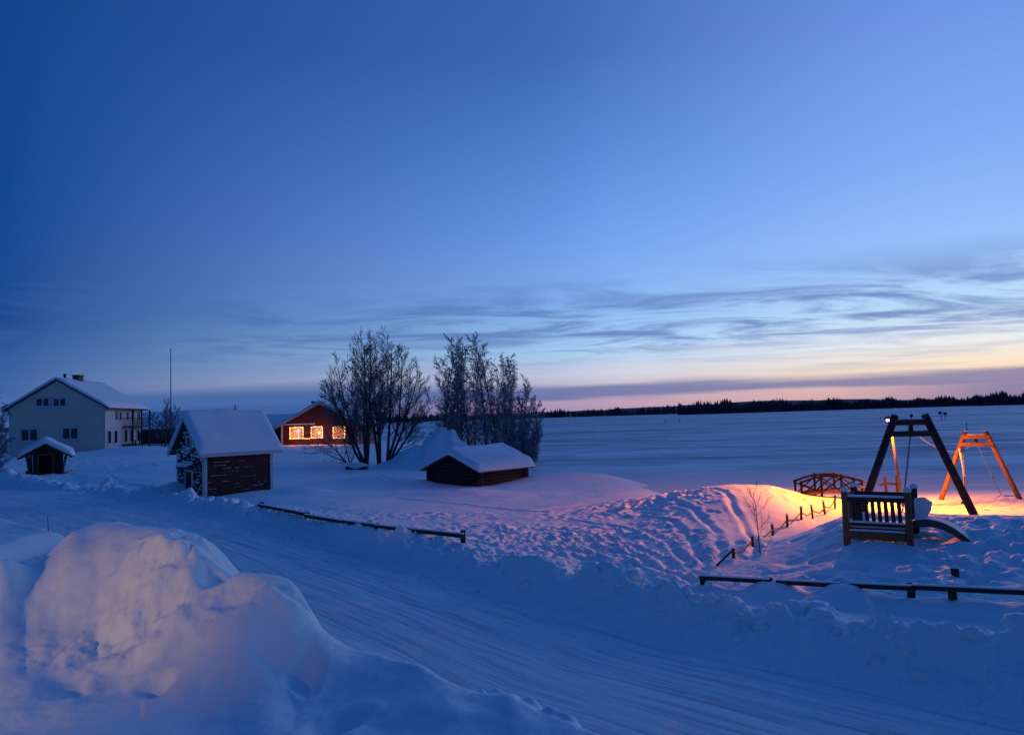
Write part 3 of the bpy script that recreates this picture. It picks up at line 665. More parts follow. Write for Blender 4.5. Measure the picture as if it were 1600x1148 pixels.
# ------------------------------------------------------------------ log barn
def log_barn():
    th = math.radians(48); c = at_d(749, 758, 41.0)
    base = c.z-.5; t = empty('log_barn', (c.x, c.y, base), th)
    tag(t, 'low weathered dark log barn half buried in snow before the big snow pile', 'barn')
    L, W = 3.75, 3.95; oh = .38; wz = at_d(749, 738, 41).z-base+.1; rise = .78
    rng = random.Random(5); n = 7; r = wz/n/2
    for k in range(n):
        z = r+2*r*k; j = rng.uniform(-.03, .03)
        MB().tube([(-.22+j, 0, z), (L/2, .012, z), (L+.22+j, 0, z)], [r*.98, r*1.04, r*.95], 8).build('log', 'dark_log', t, True)
        MB().tube([(-.0, -.22-j, z+r*.5), (0, W/2, z+r*.5), (0, W+.22, z+r*.5)], [r*.98, r*1.03, r*.95], 8).build('log', 'dark_log', t, True)
        MB().tube([(L, -.22, z+r*.5), (L, W+.22, z+r*.5)], r, 8).build('log', 'dark_log', t, True)
        MB().tube([(-.22, W, z), (L+.22, W, z)], r, 8).build('log', 'dark_log', t, True)
    z = wz+r*1.6
    while z < wz+rise-.02:
        h = (W/2)*(1-(z-wz)/rise)
        for x in (0, L): MB().tube([(x, W/2-h, z), (x, W/2+h, z)], r*.95, 8).build('log', 'dark_log', t, True)
        z += 2*r
    MB().box((L/2, W/2, wz/2), (L-.1, W-.1, wz-.1)).build('interior', 'dark_interior', t)
    MB().tube([(-oh*.9, W/2, wz+rise-.06), (L+oh*.9, W/2, wz+rise-.06)], .08, 8).build('ridge_beam', 'dark_log', t, True)
    sl = rise/(W/2); ez = wz-oh*sl
    gable_roof(t, -oh, L+oh, W/2+oh, W/2+oh, ez+.10, rise+oh*sl, .06, 'grey_wood', W/2)
    sn = link_mesh('roof_snow', snow_slab(-oh-.06, L+oh+.06, W/2+oh+.05, W/2+oh+.05, ez+.10, rise+oh*sl, .42, 8, ridge_round=.7), 'roof_snow', t); sn.location = (0, W/2, 0)
log_barn()

# ------------------------------------------------------------------ two storey house
def house():
    D = 85.; c = at_d(163, 703, D); ph = math.radians(8)
    base = c.z-.6; t = empty('two_storey_house', (c.x, c.y, base), ph)       # local x along the gable (towards right), gable spans -W..0 ; local y away
    tag(t, 'two storey house with beige gable wall, white long side and snowy roof', 'house')
    W, L = 9.9, 12.3; wz = at_d(163, 634, D).z-base; apex = at_d(88, 594, D).z-base; rise = apex-wz
    b = MB(); pr = [(-W, 0), (0, 0), (0, wz), (-W/2, wz+rise), (-W, wz)]
    b.prism(pr, 0, .3); b.build('gable_wall', 'beige_plaster', t)
    b = MB(); pr = [(-W+.01, 0), (-.01, 0), (-.01, wz-.01), (-W/2, wz+rise-.02), (-W+.01, wz-.01)]
    b.prism(pr, .31, L); b.build('wall', 'white_board', t)
    MB().box((.012, L/2, wz/2), (.03, L-.1, wz-.3)).build('side_cladding', 'white_board', t)
    MB().box((.03, .06, wz/2-.1), (.12, .18, wz-.2)).build('corner_board', 'white_paint', t)
    oh = .55; sl = rise/(W/2); ez = wz-oh*sl
    r = MB()
    for sg in (-1, 1):
        P = [(-W/2, apex+.12), (-W/2+sg*(W/2+oh), ez+.12), (-W/2+sg*(W/2+oh), ez-.08), (-W/2, apex-.08)]
        V = [(x, y, z) for y in (-.35, L+.35) for x, z in P]; r.add(V, [(0,1,2,3),(4,7,6,5),(0,4,5,1),(1,5,6,2),(2,6,7,3)])
    rf = r.build('roof', 'grey_wood', t)
    me = snow_slab(-.35, L+.35, W/2+oh+.03, W/2+oh+.03, ez+.12, rise+oh*sl, .32, 11)
    sn = link_mesh('roof_snow', me, 'roof_snow', t); sn.rotation_euler[2] = math.pi/2; sn.location = (-W/2, 0, 0)
    ch = MB(); ch.box((-W/2+.3, 4.6, apex+.33), (.7, 1.3, .66)); chm = ch.build('chimney', 'grey_wood', rf)
    MB().box((-W/2+.3, 4.6, apex+.72), (.85, 1.5, .12)).build('chimney_cap', 'dark_metal', chm)
    MB().tube([(-W/2+.1, 1.6, apex-.1), (-W/2+.1, 1.6, apex+.6)], .14, 8).build('vent_pipe', 'dark_metal', rf)
    MB().tube([(-W/2+.1, 1.6, apex+.6), (-W/2+.1, 1.6, apex+.75)], .2, 8).build('vent_hat', 'dark_metal', rf)
    # gable windows: (px centre, px width, top, bottom)
    def gw(x0, x1, y0, y1, lights):
        a, b2 = at_d((x0+x1)/2, y1, D), at_d((x0+x1)/2, y0, D)
        xl = ((x0+x1)/2-163)/FPX*D*1.06
        window(t, wall_frame((xl, -.01, a.z-base), (1, 0, 0)), (x1-x0)/FPX*D*1.0, b2.z-a.z, lights, fw=.2)
    gw(70, 87, 623, 635, 2); gw(93, 110, 623, 635, 2); gw(50, 72, 671, 688, 2); gw(106, 127, 669, 686, 2)
    # long side: ground and upper windows, balcony on posts
    for y in (1.3, 3.2, 6.4, 8.3, 10.6):
        window(t, wall_frame((.03, y, 1.25), (0, 1, 0)), .85, 1.45, 1, fw=.12)
    for y in (3.4, 4.6, 6.9, 8.8, 10.8):
        window(t, wall_frame((.03, y, wz-1.55), (0, 1, 0)), .6, 1.0, 1, fw=.10, sill_snow=False)
    bal = MB(); bal.box((.6, 8.6, 3.15), (1.15, 6.2, .16)); bo = bal.build('balcony', 'dark_log', t)
    for y in (5.6, 8.6, 11.6): MB().box((1.12, y, wz/2-.35), (.16, .16, wz)).build('balcony_post', 'dark_log', bo)
    for z in (3.6, 4.15): MB().box((1.15, 8.6, z), (.07, 6.1, .09)).build('balcony_rail', 'dark_log', bo)
    MB().box((.6, 5.55, 4.15), (1.1, .07, .09)).build('balcony_rail', 'dark_log', bo)
    for k in range(14): MB().box((1.15, 5.7+k*.45, 3.65), (.04, .06, 1.0)).build('baluster', 'dark_log', bo)
    st = MB(); st.box((.8, 6.6, .95), (1.5, 2.6, .2)); so = st.build('porch_deck', 'dark_log', t)
    for y in (5.4, 7.8): MB().box((1.45, y, .75), (.14, .14, 1.6)).build('deck_post', 'dark_log', so)
house()

# ------------------------------------------------------------------ small hut by the house
def little_hut():
    D = 53.; c = at_d(71, 738, D); g = c.z-.35; t = empty('garden_hut', (c.x, c.y, g), math.radians(27))
    tag(t, 'little dark wooden hut with flared walls and a rounded cap of snow', 'hut')
    wb, wt, h, dp = .92, 1.2, 1.62, 2.1
    sh = MB(); ap = h+.72
    pr = [(-wb, 0), (wb, 0), (wt, h), (0, ap), (-wt, h)]
    for k, (a, b) in enumerate((( -1, None),)): pass
    # side walls of planks; a black panel stands in for the doorway's inner shade
    for sx in (-1, 1):
        for k in range(7):
            z0, z1 = h*k/7, h*(k+1)/7; x0, x1 = wb+(wt-wb)*k/7, wb+(wt-wb)*(k+1)/7
            MB().bar((sx*(x0+x1)/2, 0, (z0+z1)/2), (sx*(x0+x1)/2, dp, (z0+z1)/2), .06, h/7-.02).build('plank', 'dark_log', t)
    for sx in (-1, 1):
        for k in range(4):
            x = sx*(.52+.13*k)
            MB().bar((x, 0, 0), (x*1.12, 0, min(h+.12, h+.72*(1-abs(x)/wt))), .12, .05, up=(0, 1, 0)).build('plank', 'dark_log', t)
    g2 = MB(); g2.add([(-wt, .02, h), (wt, .02, h), (0, .02, ap), (-wt, .07, h), (wt, .07, h), (0, .07, ap)], [(0,1,2),(3,5,4),(0,3,4,1),(1,4,5,2),(2,5,3,0)]); g2.build('gable', 'dark_log', t)
    MB().box((0, dp, h/2), (2*wb, .06, h)).build('back_wall', 'dark_interior', t)
    MB().box((0, .25, .7), (.8, .04, 1.5)).build('doorway', 'dark_interior', t)
    for sx in (-1, 1): MB().bar((sx*.44, -.05, 0), (sx*.44, -.05, 1.55), .09, .06, up=(0, 1, 0)).build('door_post', 'honey_wood', t)
    MB().box((0, -.05, 1.58), (1.0, .06, .08)).build('lintel', 'honey_wood', t)
    for sx in (-1, 1): MB().tube([(sx*.98, -.15, 0), (sx*1.0, -.15, .55)], .16, 7).build('stump', 'dark_log', t)
    hw = 1.62; rf = MB()
    for sg in (-1, 1):
        P = [(0, ap+.1), (sg*hw, h-.22), (sg*hw, h-.30), (0, ap+.02)]
        V = [(x, y, z) for y in (-.45, dp+.3) for x, z in P]; rf.add(V, [(0,1,2,3),(4,7,6,5),(0,4,5,1),(1,5,6,2),(2,6,7,3)])
    rf.build('roof', 'grey_wood', t)
    for sg in (-1, 1): MB().bar((0, -.47, ap+.06), (sg*hw, -.47, h-.26), .03, .12).build('barge_board', 'honey_wood', t)
    sn = link_mesh('roof_snow', snow_slab(-.5, dp+.35, hw+.05, hw+.05, h-.2, ap-h+.26, .42, 17, ridge_round=1.1), 'roof_snow', t); sn.rotation_euler[2] = math.pi/2
little_hut()

# ------------------------------------------------------------------ red lodge with fairy lights
def lodge():
    D = 100.; c = at_d(440, 694, D); base = c.z-.5; t = empty('red_lodge', (c.x, c.y, base), 0)
    tag(t, 'dark red lodge with three glowing windows outlined in fairy lights behind the trees', 'building')
    S = D/FPX; W = 120*S; wz = at_d(440, 664, D).z-base; apz = at_d(497, 630, D).z-base; rise = apz-wz
    b = MB(); pr = [(0, 0), (W, 0), (W, wz), (W/2, apz), (0, wz)]; b.prism(pr, .0, 12); b.build('wall', 'red_paint', t)
    for k in range(9):
        MB().box((W/2, -.012, .55+k*.32), (W-.2, .03, .30)).build('plank', 'red_paint', t)
    oh = .8; sl = rise/(W/2); ez = wz-oh*sl; rf = MB()
    for sg in (-1, 1):
        P = [(W/2, apz+.12), (W/2+sg*(W/2+oh), ez+.12), (W/2+sg*(W/2+oh), ez-.06), (W/2, apz-.06)]
        V = [(x, y, z) for y in (-.6, 12.5) for x, z in P]; rf.add(V, [(0,1,2,3),(4,7,6,5),(0,4,5,1),(1,5,6,2),(2,6,7,3)])
    ro = rf.build('roof', 'grey_wood', t)
    for sg in (-1, 1): MB().bar((W/2, -.63, apz+.03), (W/2+sg*(W/2+oh), -.63, ez+.03), .05, .22).build('barge_board', 'white_paint', t)
    sn = link_mesh('roof_snow', snow_slab(-.6, 12.5, W/2+oh, W/2+oh, ez+.12, rise+oh*sl, .3, 23), 'roof_snow', t); sn.rotation_euler[2] = math.pi/2; sn.location = (W/2, 0, 0)
    MB().box((W*.22, -.04, wz+.05), (W*.44, .06, .14)).build('trim_board', 'white_paint', t)
    MB().box((.08, -.04, wz/2), (.22, .08, wz)).build('corner_board', 'white_paint', t)
    MB().box((W-.08, -.04, wz/2), (.22, .08, wz)).build('corner_board', 'white_paint', t)
    for (px, py) in ((477, 637),):
        MB().tube([(W*.34, 3, apz-1.6), (W*.34, 3, apz+.15)], .2, 8).build('vent_pipe', 'dark_metal', ro); MB().tube([(W*.34, 3, apz+.15), (W*.34, 3, apz+.4)], .3, 8).build('vent_hat', 'dark_metal', ro)
    rng = random.Random(9)
    for wi, (x0, x1, y0, y1, bm) in enumerate(((454, 474, 668, 685, 'fairy_bulb'), (487, 504, 667, 684, 'fairy_white'), (521, 539, 667, 684, 'fairy_white'))):
        xl, w = ((x0+x1)/2-440)*S, (x1-x0)*S; z0 = at_d(x0, y1, D).z-base; h = (y1-y0)*S
        win = window(t, wall_frame((xl, -.05, z0), (1, 0, 0)), w, h, 3, pane='lit_room', fw=.08, sill_snow=False)
        s = MB(); per = 2*(w+h); n = 44
        for k in range(n):
            q = per*k/n+rng.uniform(-.05, .05)
            p = (-w/2+q, 0) if q < w else ((w/2, q-w) if q < w+h else ((w/2-(q-w-h), h) if q < 2*w+h else (-w/2, h-(q-2*w-h))))
            s.sphere((xl+p[0]+rng.uniform(-.05, .05), -.17, z0+p[1]+rng.uniform(-.05, .05)), rng.uniform(.028, .05)*(1.25 if wi == 0 else 1), 5, 4)
        for k in range(7): s.sphere((xl+rng.uniform(-w*.4, w*.4), -.10, z0+rng.uniform(.1, h*.8)), .035, 5, 4)
        so = s.build('fairy_lights', bm, win); so['kind'] = 'stuff'
        fl = bpy.data.lights.new('fairy_glow', 'POINT'); fo = bpy.data.objects.new('fairy_glow', fl); COL.objects.link(fo); fl.energy = 75; fl.color = (1, .36, .26); fl.shadow_soft_size = .5; fo.parent = win; fo.location = (xl, -.75, z0+h*.4)
        if wi == 0:
            st = MB()
            for k in range(6):
                a = math.pi*k/6; st.bar((xl+.25-.26*math.cos(a), -.13, z0+h*.72-.26*math.sin(a)), (xl+.25+.26*math.cos(a), -.13, z0+h*.72+.26*math.sin(a)), .04, .05, up=(0, 1, 0))
            st.bar((xl+.25, -.12, z0+.1), (xl+.25, -.12, z0+h*.7), .05, .05, up=(0, 1, 0)); st.build('star_ornament', 'violet_star', win)
        if wi == 1: MB().sphere((xl+.3, -.10, z0+h*.45), .12, 8, 6).build('bright_lamp', 'screen_glow', win)
    st = MB()
    for k in range(26):
        f = k/25; st.sphere((((474+(487-474)*f)-440)*S, -.12, at_d(480, 684, D).z-base-.10*math.sin(f*3.14)+rng.uniform(-.03, .03)), .03, 5, 4)
    o = st.build('fairy_lights', 'fairy_bulb', t); o['kind'] = 'stuff'
    # lower wing behind, only its snowy roof shows
    a = at_d(405, 694, D+7)
    w2 = MB(); w2.box((-3.5, 9, wz/2), (7, 7.5, wz)); w2.build('wing_wall', 'red_paint', t)
    me = snow_slab(-8.2, 1.5, 4.6, 4.6, wz-.3, 1.65, .3, 29); sn = link_mesh('wing_roof_snow', me, 'roof_snow', t); sn.location = (0, 9, 0)
    gable_roof(t, -8.1, 1.5, 4.5, 4.5, wz-.32, 1.62, .1, 'grey_wood', 9)
    MB().tube([(1.0, 8.2, wz+1.0), (1.0, 8.2, wz+2.0)], .2, 8).build('vent_pipe', 'dark_metal', t); MB().tube([(1.0, 8.2, wz+2.0), (1.0, 8.2, wz+2.2)], .3, 8).build('vent_hat', 'dark_metal', t)
lodge()

# ------------------------------------------------------------------ long barn behind the shed, flagpole, yard fence
def far_barn():
    D = 108.; c = at_d(216, 690, D); base = c.z-.4; t = empty('long_outbuilding', (c.x, c.y, base), math.radians(3))
    tag(t, 'long low dark outbuilding with a broad snowy roof behind the red shed', 'building')
    S = D/FPX; L = 140*S; wz = at_d(216, 670, D).z-base; rz = at_d(216, 643, D).z-base
    MB().box((L/2, 3.5, wz/2), (L, 7, wz)).build('wall', 'dark_log', t)
    for k in range(8): MB().box((.6+k*L/8, -.04, wz/2), (.12, .1, wz)).build('wall_post', 'grey_wood', t)
    gable_roof(t, -.6, L+.4, 4.4, 4.4, wz-.1, rz-wz-.1, .12, 'grey_wood', 3.5)
    sn = link_mesh('roof_snow', snow_slab(-.7, L+.5, 4.45, 4.45, wz-.08, rz-wz-.12, .32, 31), 'roof_snow', t); sn.location = (0, 3.5, 0)
    MB().tube([(L-.3, 3.5, rz), (L-.3, 3.5, rz+.45), (L-.3, 3.5, rz+.8)], [.2, .14, .03], 8).build('roof_finial', 'white_paint', t, True)
far_barn()
def flagpole():
    a = at_d(267, 690, 92); b = at_d(267, 546, 92); t = empty('flagpole', (a.x, a.y, a.z-.5)); tag(t, 'tall thin bare flagpole rising behind the red shed', 'flagpole')
    h = b.z-a.z+.5
    MB().tube([(0, 0, 0), (0, 0, h*.5), (0, 0, h)], [.075, .065, .045], 8).build('pole', 'mast', t, True)
    MB().sphere((0, 0, h+.05), .09, 8, 6).build('finial', 'mast', t)
flagpole()
def yard_fence():
    a = at_d(218, 689, 88); b = at_d(300, 690, 86); t = empty('yard_fence', (a.x, a.y, a.z-.3)); tag(t, 'dark rail fence with slanting posts in front of the long outbuilding', 'fence')
    n = 7; d = Vector((b.x-a.x, b.y-a.y, 0))
    for k in range(n):
        p = d*(k/(n-1)); MB().tube([p, p+Vector((.12, 0, 1.35))], .07, 6).build('post', 'dark_log', t)
    for z in (.65, 1.15): MB().tube([d*0+Vector((0, -.09, z)), d*.5+Vector((0, -.09, z+.03)), d+Vector((0, -.09, z))], .05, 6).build('rail', 'dark_log', t)
yard_fence()

# ------------------------------------------------------------------ trees
class Tree:
    def __init__(s, seed): s.rng = random.Random(seed); s.lines = []
    def branch(s, p, d, L, r, lv, P):
        rng = s.rng; n = P['seg'][lv]; pts = [p.copy()]; rad = [r]; dirs = [d.copy()]
        for i in range(n):
            d = d + Vector((rng.gauss(0, 1), rng.gauss(0, 1), rng.gauss(0, 1)))*P['wig'][lv] + Vector((0, 0, P['up'][lv]*(1 if not P.get('droop') or lv < P['droop'] else 1)))
            d.normalize(); p = p + d*(L/n); pts.append(p.copy()); rad.append(max(r*(1-(i+1)/n*P['taper'][lv]), P['rmin'])); dirs.append(d.copy())
        s.lines.append((lv, pts, rad))
        if lv+1 >= len(P['seg']): return
        k = P['kids'][lv]
        for j in range(k):
            t = P['from'][lv]+(1-P['from'][lv])*((j+rng.random())/k)
            f = t*n; i = min(int(f), n-1); q = pts[i].lerp(pts[i+1], f-i); dd = dirs[i+1]
            a = rng.uniform(*P['ang'][lv]); az = rng.uniform(0, 2*math.pi) if lv else j*2.4+rng.uniform(-.5, .5)
            x = dd.orthogonal().normalized(); x = Matrix.Rotation(az, 3, dd) @ x
            nd = (dd*math.cos(a)+x*math.sin(a)).normalized()
            ll = L*P['len'][lv]*P['prof'](t) if lv == 0 else L*P['len'][lv]*(1-.45*t)
            s.branch(q, nd, ll*rng.uniform(.7, 1.2), max(rad[i]*P['rr'][lv], P['rmin']), lv+1, P)
    def build(s, root, bark, twig, split=2):
        for name, m, sel in (('trunk', bark, lambda l: l < split), ('crown', twig, lambda l: l >= split)):
            V, F = [], []; o = 0
            for lv in sorted({l for l, _, _ in s.lines if sel(l)}):
                n = (8, 5, 3, 3, 3)[lv]
                P = np.array([[tuple(q) for q in pts] for l, pts, _ in s.lines if l == lv]); R = np.array([rad for l, _, rad in s.lines if l == lv])
                b, k = R.shape; T = np.gradient(P, axis=1); T /= np.linalg.norm(T, axis=2, keepdims=True)+1e-9
                X = np.cross(T, np.array([0.31, .77, .2])); X /= np.linalg.norm(X, axis=2, keepdims=True)+1e-9; Y = np.cross(T, X)
                a = np.arange(n)*2*math.pi/n; ca, sa = np.cos(a)[None, None, :, None], np.sin(a)[None, None, :, None]
                V.append((P[:, :, None]+R[:, :, None, None]*(X[:, :, None]*ca+Y[:, :, None]*sa)).reshape(-1, 3))
                h, i, j = np.meshgrid(np.arange(b), np.arange(k-1), np.arange(n), indexing='ij'); A = o+h*k*n+i*n+j; B = o+h*k*n+i*n+(j+1) % n
                F.append(np.stack([A, B, B+n, A+n], -1).reshape(-1, 4)); o += b*k*n
            if V: link_mesh(name, np_mesh(name, np.concatenate(V), np.concatenate(F), True), m, root)
ALDER = dict(seg=[10, 6, 4, 3], wig=[.055, .06, .06, .05], up=[.045, .09, .06, .03], taper=[.88, .85, .8, .6], rmin=.0105, kids=[18, 9, 7], ang=[(.5, 1.0), (.4, .8), (.35, .7)],
             len=[.33, .50, .50], rr=[.42, .5, .55], prof=lambda t: 1.2-.72*t)
ALDER['from'] = [.26, .15, .1]
BIRCH = dict(seg=[12, 6, 4, 3], wig=[.03, .07, .09, .08], up=[.02, .05, -.03, -.24], taper=[.93, .88, .8, .5], rmin=.0135, kids=[28, 8, 7], ang=[(.35, .65), (.35, .75), (.3, .8)],
             len=[.25, .46, .62], rr=[.4, .5, .6], prof=lambda t: 1.15-.65*t)
BIRCH['from'] = [.10, .12, .1]
def ground_at(px, py, D):
    p = at_d(px, py, D); return Vector((p.x, p.y, gz(p.x, p.y)))
def plant(name, stems, P, seed, px, py, D, label, cat, bark, twig, group=None, scale=1., split=2):
    g = ground_at(px, py, D); root = empty(name, (g.x, g.y, g.z-.25)); tag(root, label, cat, group)
    T = Tree(seed)
    for (dx, dy, lean_x, lean_y, H, r) in stems:
        T.branch(Vector((dx, dy, 0)), Vector((lean_x, lean_y, 1)).normalized(), H, r, 0, P)
    T.build(root, bark, twig, split); return root
S63 = 63/FPX
def fan(tips, r): return [(dx*.02, .1*((k*7) % 3-1), dx/dz, ((k*5) % 4-1.5)*.16, math.hypot(dx, dz), r*(.75+.25*dz/10)) for k, (dx, dz) in enumerate(tips)]
plant('alder_tree', fan([(-3.7, 6.0), (-2.7, 8.2), (-1.6, 9.4), (-.3, 9.9), (.8, 9.6), (-2.2, 6.8)], .135), ALDER, 3, 573, 729, 62,
      'bare dark alder with many stems fanning out of one base, leftmost of the lakeside trees', 'tree', 'bark_dark', 'twig_dark')
plant('alder_tree', fan([(.1, 10.4), (.7, 8.6), (-.6, 7.6)], .15), ALDER, 12, 593, 722, 64, 'straight bare alder between the many stemmed one and the leaning one', 'tree', 'bark_dark', 'twig_dark')
plant('alder_tree', fan([(1.0, 10.0), (2.1, 9.3), (3.1, 7.8), (3.7, 5.4)], .15), ALDER, 21, 604, 722, 63.5, 'bare alder leaning right with a wide crown, next to the snow pile', 'tree', 'bark_dark', 'twig_dark')
bl = ['slim frosted birch at the left end of the birch row, behind the snow pile', 'frosted forked birch second from left in the birch row', 'tall frosted birch in the middle of the row above the barn roof',
      'tallest frosted birch right of the middle in the birch row', 'slim frosted birch third from the right end of the birch row', 'wide frosted birch next to the right end of the row above the barn', 'low bushy frosted birch at the right end of the row beside the lake']
for i, (px, D, H, lx, seed) in enumerate(((692, 66, 9.8, .02, 31), (706, 68, 10.6, .05, 32), (735, 67, 10.9, .0, 33), (762, 66, 11.2, .02, 34), (780, 65, 10.2, .06, 35), (797, 64, 7.6, .12, 36), (818, 63, 5.6, .1, 37))):
    st = [(0, 0, lx, 0, H, .15)]
    if i == 1: st.append((.1, .1, -.14, 0, 9.2, .1))
    if i == 3: st.append((.2, 0, .10, .1, 9.6, .10))
    if i == 5: st = [(0, 0, .06, 0, 8.8, .12), (.2, 0, .20, -.1, 7.4, .1), (.4, .2, .34, 0, 6.0, .08), (-.2, -.1, -.02, -.1, 7.0, .09), (.5, -.2, .5, -.1, 4.2, .06)]
    if i == 6: st = [(0, 0, .05, 0, 6.0, .08), (.2, .1, .22, 0, 5.0, .07), (-.3, .1, -.1, 0, 5.2, .07), (.3, -.1, .45, 0, 3.4, .05)]
    if i in (0, 2, 4): st.append((.35, .5, .04, .06, H*.8, .10))
    if i == 2: st.append((-.6, -.4, -.03, 0, H*.9, .11))
    P = dict(BIRCH)
    plant('birch_tree', st, P, seed, px, 718, D, bl[i], 'tree', 'birch_bark', 'frost_twig', 'birch trees on the lake shore')
SHRUB = dict(seg=[6, 5, 4, 3], wig=[.1, .15, .2, .2], up=[-.03, -.02, 0, 0], taper=[.8, .9, .9, .8], rmin=.009, kids=[9, 6, 4], ang=[(.4, .9), (.4, .9), (.4, .9)], len=[.5, .5, .5], rr=[.5, .6, .6], prof=lambda t: 1.1-.5*t)
SHRUB['from'] = [.1, .15, .2]
plant('bare_shrub', [(0, 0, -.9, -.2, 4.4, .07), (.1, 0, -.5, .2, 3.6, .06), (.2, 0, -1.4, 0, 4.2, .06), (0, 0, .3, 0, 2.6, .05)], SHRUB, 41, 546, 716, 66, 'low bare shrub with sagging branches left of the many stemmed alder', 'shrub', 'bark_dark', 'twig_dark', split=1)
plant('garden_tree', [(0, 0, -.05, 0, 5.2, .10), (.1, 0, .35, 0, 4.6, .07), (-.1, 0, -.5, .1, 4.3, .07)], ALDER, 51, 258, 690, 84, 'small bare garden tree in front of the long outbuilding by the flagpole', 'tree', 'bark_dark', 'twig_dark')
RIME = dict(BIRCH); RIME.update(kids=[16, 7, 6], rmin=.017, len=[.42, .48, .6]); RIME['from'] = [.1, .15, .1]
plant('rimed_tree', [(0, 0, -.05, 0, 6.4, .14), (.2, 0, .12, 0, 4.6, .09), (.3, 0, .5, -.1, 2.9, .06)], RIME, 61, -22, 742, 50, 'rime covered tree at the left edge of the picture before the house', 'tree', 'birch_bark', 'rime_twig')

def sapling():
    g = gp(1189, 868, -3.3); t = empty('bare_sapling', (g.x, g.y, g.z-.05)); tag(t, 'thin bare sapling standing alone by the row of short fence posts', 'sapling')
    P = dict(seg=[8, 6, 4], wig=[.05, .07, .1], up=[.02, .05, .05], taper=[.85, .85, .8], rmin=.004, kids=[11, 4], ang=[(.45, .8), (.4, .7)], len=[.45, .45], rr=[.5, .6], prof=lambda t: 1.1-.6*t); P['from'] = [.25, .3]
    T = Tree(8); T.branch(Vector((0, 0, 0)), Vector((-.10, 0, 1)).normalized(), 1.42, .014, 0, P); T.branch(Vector((.03, 0, 0)), Vector((-.5, .1, .8)).normalized(), .62, .007, 1, P); T.branch(Vector((.03, 0, 0)), Vector((.55, 0, .8)).normalized(), .6, .007, 1, P)
    T.build(t, 'post_wood', 'post_wood', 1)
sapling()

# ------------------------------------------------------------------ far shore: conifer belts and hills
def forest():
    rng = np.random.default_rng(3); X, Y, H, B = [], [], [], []
    def belt(p0, p1, d0, d1, n, h0, h1, depth):
        u = rng.random(n); px = p0+(p1-p0)*u; D = d0+(d1-d0)*u+rng.random(n)*depth
        X.append((px-800)/FPX*D); Y.append(D); hh = (h0+(h1-h0)*u)*(.62+.5*rng.random(n)**1.5)*(1+.25*np.sin(px*.11)*np.sin(px*.037)); H.append(hh)
    belt(150, 1075, 1150, 1150, 1700, 11, 12, 140)
    belt(1058, 1440, 830, 900, 1300, 14.5, 11.5, 90)
    belt(1380, 1800, 980, 640, 1300, 10, 19, 100)
    belt(1300, 1700, 1300, 1200, 500, 12, 15, 100)
    x, y, h = map(np.concatenate, (X, Y, H)); n = len(x); w = h*(.13+.09*rng.random(n))
    k = 6; a = np.arange(k)*2*math.pi/k; V, F = [], []
    tiers = ((-.02, 1.0, .45), (.22, .85, .72), (.5, .6, 1.0)); o = 0
    for (zb, ws, zt) in tiers:
        ring = np.stack([x[:, None]+w[:, None]*ws*np.cos(a), y[:, None]+w[:, None]*ws*np.sin(a), np.repeat((h*zb)[:, None], k, 1)], -1)
        tip = np.stack([x, y, h*zt], -1)[:, None]
        V.append(np.concatenate([ring, tip], 1).reshape(-1, 3)); b = o+np.arange(n)*(k+1)
        for j in range(k): F.append(np.stack([b+j, b+(j+1) % k, b+k], 1))
        o += n*(k+1)
    tag(link_mesh('far_forest', np_mesh('far_forest', np.concatenate(V), np.concatenate(F)), 'conifer'), 'dark conifer forest lining the far shore of the lake', 'forest', kind='stuff')
    # low wooded hills beyond
    u = np.linspace(0, 1, 240); px = -300+2300*u; V = []; 
    for D, base in ((2600, 0), (3200, 1)):
        pass
    def hill(D, f, name, lab):
        xx = (px-800)/FPX*D; hh = f(px); V = np.concatenate([np.stack([xx, np.full_like(xx, D-250), xx*0-2], 1), np.stack([xx, np.full_like(xx, D), hh], 1), np.stack([xx, np.full_like(xx, D+300), hh*.6-2], 1)])
        n = len(xx); a = np.arange(n-1); F = np.concatenate([np.stack([a, a+1, a+1+n, a+n], 1), np.stack([a+n, a+n+1, a+1+2*n, a+2*n], 1)])
        tag(link_mesh(name, np_mesh(name, V, F, True), 'far_hill'), lab, 'hill', kind='structure')
    nz = lambda p, s: np.interp(p, np.linspace(-300, 2000, 90), np.random.default_rng(s).random(90)-.5)
    hill(3000, lambda p: 16+5*np.sin(p*.006+1)+14*np.exp(-((p-1250)/200)**2)+5*nz(p, 1), 'hills', 'low dark wooded hills on the horizon beyond the lake')
forest()

# ------------------------------------------------------------------ fences in the snow
def rail_fence_road():
    a = at_z(408, 790, -2.84)
    t = empty('rail_fence', (a.x, a.y, gz(a.x, a.y)-.3)); tag(t, 'low dark rail fence along the road bank in front of the barn', 'fence'); o = t.location.copy()
    def rail(p, q, ra, rb, w=.10):
        A, B = at_z(p[0], p[1], ra)-o, at_z(q[0], q[1], rb)-o; MB().bar(A, B, w, .09).build('rail', 'dark_log', t, bevel=.012)
        MB().bar(A+Vector((0, 0, .055)), B+Vector((0, 0, .055)), w*.9, .03).build('rail_snow', 'snow', t, bevel=.01)
    rail((404, 789), (482, 804), -2.84, -2.82); rail((477, 805.5), (534, 815), -2.84, -2.82); rail((586, 822), (724, 837), -2.80, -2.76)
    rail((534, 815), (590, 822), -2.85, -2.82, .06)
    for (px, py, rel) in ((408, 789, -2.83), (723, 836, -2.75), (480, 806, -2.85), (588, 824, -2.83)):
        p = at_z(px, py, rel)-o; MB().box((p.x, p.y+.1, p.z-.35), (.11, .11, .9)).build('post', 'dark_log', t)
rail_fence_road()
